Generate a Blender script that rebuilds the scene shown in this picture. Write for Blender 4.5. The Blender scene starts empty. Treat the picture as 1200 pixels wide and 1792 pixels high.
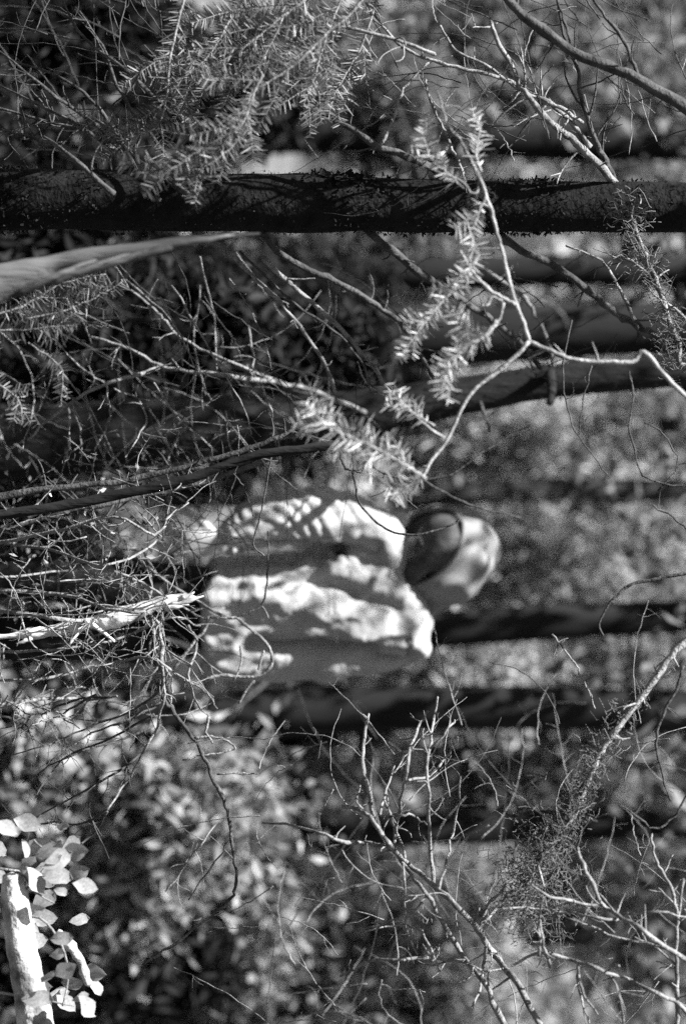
import bpy, bmesh, math
import numpy as np
from mathutils import Vector, Matrix, noise as mnoise

scene = bpy.context.scene
COL = scene.collection
rng = np.random.default_rng(11)

# ------------------------------------------------------------------ camera, sky, sun, exposure
F = 3484.0            # focal length in photo pixels (70 mm on a 36 mm long side)
CZ = 1.30             # camera height
cam_d = bpy.data.cameras.new("camera")
cam = bpy.data.objects.new("camera", cam_d)
COL.objects.link(cam)
# the photograph is a landscape frame scanned on its side: the camera is rolled 90 degrees
cam.matrix_world = Matrix(((0, -1, 0, 0), (0, 0, -1, 0), (1, 0, 0, CZ), (0, 0, 0, 1)))
cam_d.sensor_width = 36.0
cam_d.lens = 70.0
cam_d.clip_start = 0.05
cam_d.clip_end = 600
cam_d.dof.use_dof = True
cam_d.dof.focus_distance = 4.15
cam_d.dof.aperture_fstop = 1.8
scene.camera = cam

SUN = Vector((-0.46, -0.30, 0.84)).normalized()
world = bpy.data.worlds.new("World")
scene.world = world
world.use_nodes = True
nt = world.node_tree
nt.nodes.clear()
sky = nt.nodes.new("ShaderNodeTexSky")
sky.sky_type = 'NISHITA'
sky.sun_disc = False
sky.sun_elevation = math.asin(SUN.z)
sky.sun_rotation = math.atan2(SUN.x, SUN.y)
bw = nt.nodes.new("ShaderNodeRGBToBW")        # black-and-white film
bg = nt.nodes.new("ShaderNodeBackground")
bg.inputs[1].default_value = 0.062
wo = nt.nodes.new("ShaderNodeOutputWorld")
nt.links.new(sky.outputs[0], bw.inputs[0])
nt.links.new(bw.outputs[0], bg.inputs[0])
nt.links.new(bg.outputs[0], wo.inputs[0])

sun_d = bpy.data.lights.new("sun", 'SUN')
sun_d.energy = 5.0
sun_d.angle = math.radians(0.53)
sun_o = bpy.data.objects.new("sun", sun_d)
sun_o.rotation_euler = SUN.to_track_quat('Z', 'Y').to_euler()
sun_o.location = (-4, 2, 9)
COL.objects.link(sun_o)

scene.view_settings.view_transform = 'Standard'
scene.view_settings.look = 'None'
scene.view_settings.gamma = 1.0
scene.view_settings.exposure = 2.4
scene.render.engine = 'CYCLES'
scene.cycles.use_denoising = False            # the sampling noise stands for film grain
scene.cycles.max_bounces = 6
scene.cycles.transparent_max_bounces = 4

# ------------------------------------------------------------------ helpers
def P(x, y, d):
    """world point seen at photo pixel (x, y) at depth d; photo x runs up, photo y runs to the right"""
    return np.array([(y - 896.0) * d / F, d, CZ + (x - 600.0) * d / F])

def mat(name, c0, c1, scale=8.0, rough=0.85, bump=0.0, trans=0.0, island=False, bscale=None, stretch=None, spec=0.08, contrast=(0.3, 0.7), imix=0.55):
    m = bpy.data.materials.new(name)
    m.use_nodes = True
    t = m.node_tree
    b = t.nodes["Principled BSDF"]
    out = t.nodes["Material Output"]
    b.inputs["Roughness"].default_value = rough
    b.inputs["Specular IOR Level"].default_value = spec
    ramp = t.nodes.new("ShaderNodeValToRGB")
    ramp.color_ramp.elements[0].position = contrast[0]
    ramp.color_ramp.elements[1].position = contrast[1]
    ramp.color_ramp.elements[0].color = (c0, c0, c0, 1)
    ramp.color_ramp.elements[1].color = (c1, c1, c1, 1)
    co = t.nodes.new("ShaderNodeTexCoord")
    mp = t.nodes.new("ShaderNodeMapping")
    if stretch:
        mp.inputs["Scale"].default_value = stretch
    t.links.new(co.outputs["Object"], mp.inputs[0])
    no = t.nodes.new("ShaderNodeTexNoise")
    no.inputs["Scale"].default_value = scale
    no.inputs["Detail"].default_value = 6
    t.links.new(mp.outputs[0], no.inputs["Vector"])
    if island:
        g = t.nodes.new("ShaderNodeNewGeometry")
        mx = t.nodes.new("ShaderNodeMix")
        mx.inputs[0].default_value = imix
        t.links.new(no.outputs["Fac"], mx.inputs[2])
        t.links.new(g.outputs["Random Per Island"], mx.inputs[3])
        t.links.new(mx.outputs[0], ramp.inputs[0])
    else:
        t.links.new(no.outputs["Fac"], ramp.inputs[0])
    t.links.new(ramp.outputs[0], b.inputs["Base Color"])
    if bump:
        bp = t.nodes.new("ShaderNodeBump")
        bp.inputs["Strength"].default_value = bump
        bp.inputs["Distance"].default_value = 0.01
        n2 = t.nodes.new("ShaderNodeTexNoise")
        n2.inputs["Scale"].default_value = bscale or scale * 4
        n2.inputs["Detail"].default_value = 8
        t.links.new(mp.outputs[0], n2.inputs["Vector"])
        t.links.new(n2.outputs["Fac"], bp.inputs["Height"])
        t.links.new(bp.outputs[0], b.inputs["Normal"])
    if trans:
        tr = t.nodes.new("ShaderNodeBsdfTranslucent")
        ms = t.nodes.new("ShaderNodeMixShader")
        ms.inputs[0].default_value = trans
        t.links.new(ramp.outputs[0], tr.inputs[0])
        t.links.new(b.outputs[0], ms.inputs[1])
        t.links.new(tr.outputs[0], ms.inputs[2])
        t.links.new(ms.outputs[0], out.inputs[0])
    return m

M = dict(
    ground=mat("forest_floor", 0.02, 0.12, 6, 0.95, 0.8, bscale=60),
    moss_bark=mat("mossy_bark", 0.003, 0.009, 22, 0.95, 1.0, bscale=70),
    moss=mat("moss", 0.004, 0.014, 30, 0.95, trans=0.15, island=True),
    dark_bark=mat("dark_bark", 0.004, 0.014, 16, 0.9, 1.0, bscale=60, stretch=(1, 1, 0.25)),
    far_bark=mat("far_bark", 0.004, 0.015, 9, 0.9, 0.7, stretch=(1, 1, 0.2)),
    grey_bark=mat("grey_bark", 0.025, 0.07, 12, 0.9, 0.8, stretch=(1, 1, 0.12)),
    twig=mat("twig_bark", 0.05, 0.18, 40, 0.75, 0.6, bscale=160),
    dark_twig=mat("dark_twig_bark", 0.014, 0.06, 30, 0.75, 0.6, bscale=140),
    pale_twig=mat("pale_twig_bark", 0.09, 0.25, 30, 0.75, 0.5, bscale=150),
    snag=mat("weathered_wood", 0.010, 0.095, 16, 0.9, 1.0, bscale=60, stretch=(1, 1, 0.10), contrast=(0.36, 0.64)),
    mid_bark=mat("mid_bark", 0.012, 0.04, 9, 0.9, 0.7, stretch=(1, 1, 0.2)),
    white_wood=mat("bleached_wood", 0.05, 0.38, 14, 0.75, 1.0, bscale=60, contrast=(0.35, 0.62)),
    snag_white=mat("bare_white_wood", 0.16, 0.52, 9, 0.7, 0.8, bscale=45, stretch=(1, 1, 0.3)),
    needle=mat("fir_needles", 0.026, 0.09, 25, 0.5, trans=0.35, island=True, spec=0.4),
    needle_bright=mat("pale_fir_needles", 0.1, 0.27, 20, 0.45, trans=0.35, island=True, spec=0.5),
    leaf=mat("sapling_leaves", 0.06, 0.3, 10, 0.4, trans=0.3, island=True, spec=0.5),
    bright_fol=mat("sunlit_foliage", 0.055, 0.37, 2.6, 0.5, trans=0.5, island=True, spec=0.35, imix=0.42),  # lighter copy of the shrub leaves, sunlight put into the colour
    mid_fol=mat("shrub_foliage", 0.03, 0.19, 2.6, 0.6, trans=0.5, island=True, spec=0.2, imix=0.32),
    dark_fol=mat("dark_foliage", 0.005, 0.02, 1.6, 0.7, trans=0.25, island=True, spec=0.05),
    litter=mat("leaf_litter", 0.02, 0.22, 5, 0.8, trans=0.1, island=True, contrast=(0.35, 0.8)),
    lichen=mat("beard_lichen", 0.04, 0.13, 30, 0.9, trans=0.2, island=True),
    cloth=mat("jacket_cloth", 0.17, 0.25, 5, 0.9, 0.35, bscale=180),
    hood=mat("hood_cloth", 0.11, 0.155, 5, 0.9, 0.15, bscale=300),
    seam=mat("jacket_seam", 0.4, 0.5, 40, 0.9),
    skin=mat("skin", 0.24, 0.31, 20, 0.6, 0.1),
    hair=mat("dark_hair", 0.02, 0.055, 40, 0.6, 0.5, stretch=(1, 1, 0.2)),
    trousers=mat("trouser_cloth", 0.006, 0.014, 20, 0.9, 0.3),
    boot=mat("boot_leather", 0.015, 0.04, 20, 0.5),
    eye=mat("eye", 0.02, 0.05, 20, 0.15, spec=0.5),
)

def mesh_arrays(name, V, faces_list, smooth=False):
    """faces_list: list of int arrays (n,3) or (n,4)"""
    me = bpy.data.meshes.new(name)
    V = np.asarray(V, dtype=np.float32)
    me.vertices.add(len(V))
    me.vertices.foreach_set("co", V.ravel())
    loops = np.concatenate([np.asarray(f, dtype=np.int32).ravel() for f in faces_list if len(f)])
    sizes = np.concatenate([np.full(len(f), np.asarray(f).shape[1], dtype=np.int32) for f in faces_list if len(f)])
    starts = np.concatenate([[0], np.cumsum(sizes)[:-1]]).astype(np.int32)
    me.loops.add(len(loops))
    me.loops.foreach_set("vertex_index", loops)
    me.polygons.add(len(sizes))
    me.polygons.foreach_set("loop_start", starts)
    me.polygons.foreach_set("loop_total", sizes)
    me.polygons.foreach_set("use_smooth", np.full(len(sizes), smooth))
    me.update(calc_edges=True)
    return me

class MB:
    def __init__(self):
        self.V, self.Q, self.T, self.n = [], [], [], 0
    def add(self, V, Q=None, T=None):
        V = np.asarray(V, dtype=float)
        if Q is not None and len(Q): self.Q.append(np.asarray(Q) + self.n)
        if T is not None and len(T): self.T.append(np.asarray(T) + self.n)
        self.V.append(V); self.n += len(V)
    def build(self, name, material, root=None, parent=None, smooth=True, kind=None):
        V = np.concatenate(self.V)
        if root is not None:
            V = V - np.array(root.location)
        fl = []
        if self.Q: fl.append(np.concatenate(self.Q))
        if self.T: fl.append(np.concatenate(self.T))
        me = mesh_arrays(name, V, fl, smooth)
        me.materials.append(material)
        o = bpy.data.objects.new(name, me)
        COL.objects.link(o)
        p = parent or root
        if p is not None: o.parent = p
        if kind: o["kind"] = kind
        return o

def thing(name, label, cat, loc, group=None):
    o = bpy.data.objects.new(name, None)
    COL.objects.link(o)
    o.location = Vector([float(v) for v in loc])
    o.empty_display_size = 0.1
    o["label"] = label; o["category"] = cat
    if group: o["group"] = group
    return o

def catmull(pts, sub=4):
    p = np.asarray(pts, dtype=float)
    if len(p) < 3: 
        return np.concatenate([p[0] + (p[-1] - p[0]) * t[None] for t in [np.linspace(0, 1, sub * 2)[:, None][:, 0]] for t in [np.linspace(0,1,sub*2)]]).reshape(-1, p.shape[1]) if False else np.array([p[0] + (p[-1] - p[0]) * t for t in np.linspace(0, 1, sub * 2)])
    q = np.vstack([2 * p[0] - p[1], p, 2 * p[-1] - p[-2]])
    out = []
    for i in range(1, len(q) - 2):
        a, b, c, d = q[i - 1], q[i], q[i + 1], q[i + 2]
        for t in np.arange(sub) / sub:
            out.append(0.5 * ((2 * b) + (-a + c) * t + (2 * a - 5 * b + 4 * c - d) * t * t + (-a + 3 * b - 3 * c + d) * t ** 3))
    out.append(p[-1])
    return np.array(out)

def frames(path):
    T = np.gradient(path, axis=0)
    T /= np.linalg.norm(T, axis=1)[:, None] + 1e-12
    ref = np.array([0.31, 0.9, 0.2]); 
    if abs(np.dot(ref, T[0])) > 0.9: ref = np.array([1.0, 0, 0])
    A = ref - T * (T @ ref)[:, None]
    A /= np.linalg.norm(A, axis=1)[:, None] + 1e-9
    B = np.cross(T, A)
    return T, A, B

def tube(mb, path, radii, seg=6, rough=0.0, cap=True):
    path = np.asarray(path); n = len(path)
    radii = np.broadcast_to(radii, (n,)).astype(float)
    T, A, B = frames(path)
    th = np.arange(seg) / seg * 2 * math.pi
    r = radii[:, None] * (1 + (rng.normal(0, rough, (n, seg)) if rough else 0))
    V = path[:, None] + r[..., None] * (np.cos(th)[None, :, None] * A[:, None] + np.sin(th)[None, :, None] * B[:, None])
    V = V.reshape(-1, 3)
    i = np.arange(n - 1)[:, None] * seg
    j = np.arange(seg)[None]
    j2 = (j + 1) % seg
    Q = np.stack([i + j, i + j2, i + seg + j2, i + seg + j], axis=-1).reshape(-1, 4)
    Tt = None
    if cap:
        V = np.vstack([V, path[0] - T[0] * radii[0] * 0.3, path[-1] + T[-1] * radii[-1]])
        a, b = n * seg, n * seg + 1
        k = np.arange(seg); k2 = (k + 1) % seg
        Tt = np.vstack([np.stack([np.full(seg, a), k2, k], 1), np.stack([np.full(seg, b), (n - 1) * seg + k, (n - 1) * seg + k2], 1)])
    mb.add(V, Q, Tt)

def pix_path(pts, d, sub=4, jit=1.0):
    """pts: [(x, y[, d])] photo pixels -> smooth world path"""
    q = np.array([(p[0], p[1], p[2] if len(p) > 2 else d) for p in pts], dtype=float)
    c = catmull(q, sub)
    if jit and len(c) > 2:
        c[1:-1, :2] += rng.normal(0, jit, (len(c) - 2, 2))
        c[1:-1, 2] += rng.normal(0, jit * 0.0012, len(c) - 2)
    return np.array([P(*v) for v in c])

def S(s):
    return [tuple(float(v) for v in w.split(',')) for w in s.split()]

def limb(root, spec, d, w0, w1, material, name="branch", seg=6, sub=4, jit=1.2, twigs=0, tlen=60, parent=None, rough=0.08, knots=True):
    """one branch part, traced through photo pixels at depth d (or per point), with optional side twigs in the same part"""
    mb = MB()
    path = pix_path(S(spec) if isinstance(spec, str) else spec, d, sub, jit)
    dm = path[:, 1]
    r = np.linspace(w0, w1, len(path)) * 0.5 * dm / F
    if knots:
        r = r * (1 + 0.18 * np.maximum(0, rng.normal(0, 1, len(r)) - 0.6))
    tube(mb, path, r, seg, rough)
    side_twigs(mb, path, r, twigs, tlen)
    o = mb.build(name, material, root, parent)
    return o, path

def side_twigs(mb, path, r, n, tlen, droop=0.0):
    for _ in range(n):
        k = int(rng.uniform(0.12, 0.98) * (len(path) - 1))
        k = min(max(k, 0), len(path) - 2)
        t = path[k + 1] - path[k]; t /= np.linalg.norm(t) + 1e-9
        v = rng.normal(0, 1, 3); v[1] *= 0.6
        v -= t * (v @ t); v /= np.linalg.norm(v) + 1e-9
        L = tlen * rng.uniform(0.35, 1.1) * path[k][1] / F
        dirv = t * rng.uniform(0.2, 0.9) + v
        dirv /= np.linalg.norm(dirv)
        bend = rng.normal(0, 0.35, 3)
        m = max(4, int(5 + tlen / 40))
        pts = [path[k]]
        dv = dirv.copy()
        for i in range(m):
            dv = dv + bend * 0.25 + rng.normal(0, 0.12, 3) + np.array([0, 0, -droop])
            dv /= np.linalg.norm(dv)
            pts.append(pts[-1] + dv * L / m)
        pts = np.array(pts)
        rr = min(r[k] * 0.55, 2.4 * path[k][1] / F)
        tube(mb, pts, np.linspace(rr, rr * 0.45, len(pts)), 4, 0.05)
        if rng.random() < 0.45 and tlen > 40:
            kk = rng.integers(1, m)
            dv2 = dirv + rng.normal(0, 0.7, 3); dv2 /= np.linalg.norm(dv2)
            p2 = np.array([pts[kk] + dv2 * L * 0.45 * s + bend * L * 0.1 * s * s for s in np.linspace(0, 1, 4)])
            tube(mb, p2, np.linspace(rr * 0.6, rr * 0.35, 4), 4)

def needles(mb, path, normal, L, w, step, ang=(0.2, 0.55), flat=0.25, taper=True, both=True):
    """flat rows of fir needles on both sides of a stem"""
    step = step * rng.uniform(.85, 1.25); L = L * rng.uniform(.8, 1.12)
    seg = np.linalg.norm(np.diff(path, axis=0), axis=1)
    cum = np.concatenate([[0], np.cumsum(seg)])
    n = max(2, int(cum[-1] / step))
    s = np.linspace(0, cum[-1], n)
    C = np.stack([np.interp(s, cum, path[:, k]) for k in range(3)], 1)
    T = np.gradient(C, axis=0); T /= np.linalg.norm(T, axis=1)[:, None] + 1e-9
    N = np.asarray(normal, float)[None] - T * (T @ np.asarray(normal, float))[:, None]
    N /= np.linalg.norm(N, axis=1)[:, None] + 1e-9
    Sd = np.cross(N, T)
    for sg in (-1, 1):
        a = rng.uniform(*ang, n)[:, None]
        D = sg * Sd * np.cos(a) + T * np.sin(a) + N * rng.normal(0.08, flat, n)[:, None] + rng.normal(0, 0.13, (n, 3))
        D /= np.linalg.norm(D, axis=1)[:, None]
        u = s / cum[-1]
        l = L * rng.uniform(0.6, 1.12, n) * np.where(rng.random(n) < .1, rng.uniform(.05, .5, n), 1)
        if taper: l *= np.clip(np.minimum(0.55 + 2.2 * u, 0.45 + 2.6 * (1 - u)), 0.3, 1)
        l = l[:, None]
        W = np.cross(D, N + rng.normal(0, 0.5, (n, 3))); W /= np.linalg.norm(W, axis=1)[:, None] + 1e-9
        b = C + N * 0.0005
        cv = N * l * rng.normal(0, 0.10, n)[:, None] - np.array([0, 0, 1]) * l * 0.08
        v = np.stack([b - W * w * .3, b + W * w * .3, b + D * l * .5 + W * w * .5 + cv * .5, b + D * l * .5 - W * w * .5 + cv * .5,
                      b + D * l + W * w * .22 + cv, b + D * l - W * w * .22 + cv], 1).reshape(-1, 3)
        i = np.arange(n)[:, None] * 6
        Q = np.concatenate([i + [0, 1, 2, 3], i + [3, 2, 4, 5]], 0)
        mb.add(v, Q)

def leaf_cloud(mb, n, size, clumps, spread, aspect=0.55, droop=0.0):
    """clumps: (m,3) centres; spread in metres (scalar or per-axis)"""
    c = clumps[rng.integers(0, len(clumps), n)]
    p = c + rng.normal(0, 1, (n, 3)) * np.asarray(spread)
    a = rng.normal(0, 1, (n, 3)); a[:, 2] -= droop; a /= np.linalg.norm(a, axis=1)[:, None]
    b = np.cross(a, rng.normal(0, 1, (n, 3))); b /= np.linalg.norm(b, axis=1)[:, None]
    nn = np.cross(a, b)
    s = (size * rng.uniform(0.55, 1.3, n))[:, None]
    v = np.stack([p - a * s, p + b * s * aspect + nn * s * 0.12, p + a * s, p - b * s * aspect + nn * s * 0.12], 1).reshape(-1, 3)
    i = np.arange(n)[:, None] * 4
    mb.add(v, i + [0, 1, 2, 3])

def ellipsoid_pts(m, c, r, shell=0.5):
    v = rng.normal(0, 1, (m, 3)); v /= np.linalg.norm(v, axis=1)[:, None]
    rad = rng.uniform(shell, 1.0, m)[:, None]
    return np.asarray(c) + v * rad * np.asarray(r)

# ------------------------------------------------------------------ ground
def ground_h(x, y):
    h = 0.05 * mnoise.noise(Vector((x * 0.7, y * 0.7, 3.1))) + 0.10 * mnoise.noise(Vector((x * 0.2, y * 0.2, 9.0)))
    far = max(0.0, math.hypot(x, y) - 9.0)
    return h + min(2.2, far * 0.045)

g = MB()
xs = np.concatenate([np.linspace(-260, -14, 20), np.linspace(-12, 12, 80), np.linspace(14, 260, 20)])
ys = np.concatenate([np.linspace(-60, -2, 12), np.linspace(0, 24, 90), np.linspace(26, 300, 24)])
gx, gy = np.meshgrid(xs, ys, indexing='ij')
gz = np.array([[ground_h(x, y) for y in ys] for x in xs])
V = np.stack([gx, gy, gz], -1).reshape(-1, 3)
ny = len(ys)
ii, jj = np.meshgrid(np.arange(len(xs) - 1), np.arange(ny - 1), indexing='ij')
k = (ii * ny + jj).reshape(-1)
g.add(V, np.stack([k, k + ny, k + ny + 1, k + 1], 1))
g.build("ground", M['ground'], kind="structure")

# leaf litter and forest-floor plants: nobody could count these
lt = MB()
n = 15000
lx = rng.uniform(-4.5, 4.5, n); ly = 2.2 + 16 * rng.random(n) ** 1.5; lx *= 0.4 + ly / 12
lz = np.array([ground_h(a, b) for a, b in zip(lx, ly)]) + rng.uniform(0.0, 0.05, n)
leaf_cloud(lt, n, 0.035, np.stack([lx, ly, lz], 1)[:1], 0.0001)
lt.V[0] += 0
base = np.stack([lx, ly, lz], 1)
a = rng.normal(0, 1, (n, 3)); a[:, 2] *= 0.35; a /= np.linalg.norm(a, axis=1)[:, None]
b = np.cross(a, np.array([0, 0, 1.0]) + rng.normal(0, 0.45, (n, 3))); b /= np.linalg.norm(b, axis=1)[:, None]
s = rng.uniform(0.015, 0.042, n)[:, None]
lt.V[0] = np.stack([base - a * s, base + b * s * .6, base + a * s, base - b * s * .6], 1).reshape(-1, 3)
lt.build("leaf_litter", M['litter'], smooth=False, kind="stuff")

fl = MB()
n = 7000
cx = rng.uniform(-5, 5, 150); cy = rng.uniform(6.0, 17, 150)
cz = np.array([ground_h(a, b) for a, b in zip(cx, cy)]) + rng.uniform(0.05, 0.35, 150)
leaf_cloud(fl, n, 0.045, np.stack([cx, cy, cz], 1), (0.18, 0.18, 0.10))
fl.build("undergrowth", M['mid_fol'], smooth=False, kind="stuff")

# far wood, read as one mass
ff = MB()
m = 520
th = rng.uniform(-0.62, 0.62, m); rr = rng.uniform(24, 34, m)
cl = np.stack([np.sin(th) * rr, np.cos(th) * rr, 1.4 + rng.uniform(0, 9.5, m)], 1)
leaf_cloud(ff, 60000, 0.16, cl, (0.75, 0.75, 0.65))
ff.build("far_foliage", M['bright_fol'], smooth=False, kind="stuff")
ff = MB()
m = 300
th = rng.uniform(-0.75, 0.75, m); rr = rng.uniform(42, 52, m)
cl = np.stack([np.sin(th) * rr, np.cos(th) * rr, 1.5 + rng.uniform(0, 15, m)], 1)
leaf_cloud(ff, 26000, 0.42, cl, (1.6, 1.6, 1.4))
ff.build("distant_wood", M['dark_fol'], smooth=False, kind="stuff")

# the wood goes on all round, behind the camera as well
ff = MB()
m = 420
th = rng.uniform(0.7, 2 * math.pi - 0.7, m); rr = rng.uniform(12, 17, m)
cl = np.stack([np.sin(th) * rr, np.cos(th) * rr, 0.6 + rng.uniform(0, 8.5, m)], 1)
leaf_cloud(ff, 30000, 0.24, cl, (0.8, 0.8, 0.7))
ff.build("surrounding_wood", M['dark_fol'], smooth=False, kind="stuff")

# ------------------------------------------------------------------ background trees (blurred trunks behind the person)
def bg_tree(y0, y1, width, d, label, crown_x, height, fol, bark='far_bark', cr=0.9, n=2000, cat="tree", leaf=0.055):
    """trunk through photo y0 at the ground to y1 at the frame top; crown leaves from photo x = crown_x upward"""
    base = P(600, y0, d); base[2] = ground_h(base[0], d) - 0.05
    top = P(1200, y1, d)
    up = (top - base); up /= up[2]
    r = thing("tree", label, cat, base, "trees standing in the wood behind the person")
    mb = MB()
    hs = np.linspace(0, height, 14)
    path = base + up * hs[:, None] + np.stack([0.02 * np.sin(hs * 2.1 + y0), 0.02 * np.cos(hs * 1.7), 0 * hs], 1)
    w = width * d / F * 0.5
    rad = w * (1.15 - 0.75 * hs / height); rad[0] *= 1.35
    tube(mb, path, rad, 12, 0.05)
    mb.build("trunk", M[bark], r)
    # dead side stubs
    sb = MB()
    for _ in range(9):
        h = rng.uniform(0.5, height * 0.6)
        p0 = base + up * h
        a = rng.uniform(0, 6.28); L = rng.uniform(0.25, 0.8)
        pts = np.array([p0 + np.array([math.cos(a), math.sin(a), 0]) * L * s + np.array([0, 0, -0.25 * L * s * s]) for s in np.linspace(0, 1, 5)])
        tube(sb, pts, np.linspace(0.012, 0.004, 5), 5)
    sb.build("dead_branches", M['dark_twig'], r, kind="stuff")
    cb = MB()
    zb = CZ + (crown_x - 600) * d / F
    m = 70
    zz = rng.uniform(0, 1, m) ** 1.3
    top_z = base[2] + height * 1.08
    a = rng.uniform(0, 6.28, m); q = cr * (1 - 0.75 * zz) * rng.uniform(0.3, 1.0, m)
    cl = np.stack([base[0] + np.cos(a) * q, base[1] + np.sin(a) * q, zb + (top_z - zb) * zz], 1)
    leaf_cloud(cb, n, leaf, cl, (0.17, 0.17, 0.13), 0.5)
    cb.build("crown", M[fol], r, smooth=False, kind="stuff")
    return r

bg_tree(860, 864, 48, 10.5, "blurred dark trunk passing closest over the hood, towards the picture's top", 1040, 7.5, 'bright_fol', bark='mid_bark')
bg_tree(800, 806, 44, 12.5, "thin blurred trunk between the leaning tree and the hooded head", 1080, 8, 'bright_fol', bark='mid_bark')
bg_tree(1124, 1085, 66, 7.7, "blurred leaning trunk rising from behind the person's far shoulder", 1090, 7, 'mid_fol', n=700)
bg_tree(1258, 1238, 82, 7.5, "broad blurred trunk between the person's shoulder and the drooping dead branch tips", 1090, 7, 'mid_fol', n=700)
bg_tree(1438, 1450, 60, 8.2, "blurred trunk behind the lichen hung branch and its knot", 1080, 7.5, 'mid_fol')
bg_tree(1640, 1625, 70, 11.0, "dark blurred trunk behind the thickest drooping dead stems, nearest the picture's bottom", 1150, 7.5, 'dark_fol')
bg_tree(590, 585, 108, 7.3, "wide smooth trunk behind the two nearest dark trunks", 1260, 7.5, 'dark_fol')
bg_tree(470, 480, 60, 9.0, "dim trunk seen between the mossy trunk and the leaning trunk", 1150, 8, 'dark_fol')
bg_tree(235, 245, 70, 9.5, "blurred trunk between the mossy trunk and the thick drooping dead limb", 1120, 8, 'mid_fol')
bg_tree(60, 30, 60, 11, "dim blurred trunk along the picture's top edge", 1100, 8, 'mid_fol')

# dense dark young conifers
def conifer(x_top, y, d, halfw, label, n=5200, fol='dark_fol', x_low=None):
    base = P(600, y, d); base[2] = ground_h(base[0], d) - 0.03
    H = CZ + (x_top - 600) * d / F - base[2]
    r = thing("young_conifer", label, "conifer", base, "dark young conifers behind the trunks")
    mb = MB()
    path = np.array([base + np.array([0, 0, H * t]) for t in np.linspace(0, 1, 8)])
    tube(mb, path, np.linspace(0.035, 0.006, 8), 8, 0.05)
    mb.build("trunk", M['dark_bark'], r)
    R = halfw * d / F
    cb = MB(); cl = []
    for _ in range(150):
        t = rng.uniform(0.02, 0.98); a = rng.uniform(0, 6.28)
        L = R * (1 - t) ** 0.75 + 0.05
        for s in np.linspace(0.2, 1, 6):
            cl.append(base + np.array([math.cos(a) * L * s, math.sin(a) * L * s, H * t - 0.25 * L * s * s]))
    leaf_cloud(cb, n, 0.042, np.array(cl), (0.05, 0.05, 0.025), 0.3, 0.5)
    cb.build("crown", M[fol], r, smooth=False, kind="stuff")

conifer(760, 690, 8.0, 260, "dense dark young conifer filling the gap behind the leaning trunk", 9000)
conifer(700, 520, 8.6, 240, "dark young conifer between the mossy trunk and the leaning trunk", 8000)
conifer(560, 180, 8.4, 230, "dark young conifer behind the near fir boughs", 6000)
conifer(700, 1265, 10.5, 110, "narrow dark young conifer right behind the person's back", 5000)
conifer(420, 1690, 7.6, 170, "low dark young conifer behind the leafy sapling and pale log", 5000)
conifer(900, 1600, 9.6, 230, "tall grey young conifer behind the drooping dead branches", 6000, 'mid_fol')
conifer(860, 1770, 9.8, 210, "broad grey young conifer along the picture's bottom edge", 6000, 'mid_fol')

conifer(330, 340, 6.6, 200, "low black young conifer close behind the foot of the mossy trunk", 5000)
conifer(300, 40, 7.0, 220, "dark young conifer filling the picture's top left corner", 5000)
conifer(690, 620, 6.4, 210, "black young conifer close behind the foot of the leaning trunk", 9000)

# ------------------------------------------------------------------ background shrubs
def shrub(x, y, d, hx, hy, label, fol='bright_fol', n=1800, leaf=0.04, m=34, group="blurred leafy shrubs in the wood", spread=0.09):
    c = P(x, y, d)
    base = c.copy(); base[2] = ground_h(c[0], d) - 0.03
    r = thing("shrub", label, "shrub", base, group)
    R = np.array([hy * d / F, min(hy, hx) * 0.8 * d / F, hx * d / F])
    cl = ellipsoid_pts(m, c, R, 0.25)
    cl[:, 2] = np.maximum(cl[:, 2], base[2] + 0.1)
    lf_ = rng.choice([.6, .75, .95, 1.35] if d > 8.9 else [.8, 1.1, 1.5, 1.9]); asp = rng.choice([.25, .45, .7])
    cb = MB(); leaf_cloud(cb, int(n * (1.55 if d > 8.9 else 2.1) / lf_ ** 1.5), leaf * lf_, cl[:int(m * .6)], np.array([1, 1, rng.choice([.6, 1, 1.7])]) * spread * rng.uniform(.6, 1.15), asp, rng.choice([0, .6, 1.2]))
    leaf_cloud(cb, int(n * .5), leaf * .8, cl, spread * 1.6, .5)
    cb.build("foliage", M[fol], r, smooth=False, kind="stuff")
    sb = MB()
    for q in cl[:12]:
        mid = (base + q) / 2 + rng.normal(0, 0.06, 3); mid[2] += 0.1
        tube(sb, catmull([base + rng.normal(0, 0.03, 3) * [1, 1, 0], mid, q], 4), np.linspace(0.010, 0.003, 9), 5)
    sb.build("stems", M['dark_twig'], r, kind="stuff")

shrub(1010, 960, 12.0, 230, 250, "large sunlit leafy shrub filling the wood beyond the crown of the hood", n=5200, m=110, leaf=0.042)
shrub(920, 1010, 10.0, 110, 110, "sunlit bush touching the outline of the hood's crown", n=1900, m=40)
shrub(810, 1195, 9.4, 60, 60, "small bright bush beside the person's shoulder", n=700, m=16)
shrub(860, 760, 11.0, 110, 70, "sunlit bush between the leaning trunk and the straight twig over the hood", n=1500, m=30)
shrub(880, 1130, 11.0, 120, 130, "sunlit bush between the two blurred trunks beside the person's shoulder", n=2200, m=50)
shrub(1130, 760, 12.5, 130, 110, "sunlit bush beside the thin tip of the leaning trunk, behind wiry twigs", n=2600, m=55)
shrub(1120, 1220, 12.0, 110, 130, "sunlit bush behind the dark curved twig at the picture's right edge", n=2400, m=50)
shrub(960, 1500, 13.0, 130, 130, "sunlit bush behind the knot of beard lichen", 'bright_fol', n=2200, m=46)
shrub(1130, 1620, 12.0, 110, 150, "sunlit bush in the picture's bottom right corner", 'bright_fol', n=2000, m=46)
shrub(760, 1180, 13.0, 90, 110, "small bush just behind the person's far shoulder", 'bright_fol', n=1500, m=30)
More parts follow.
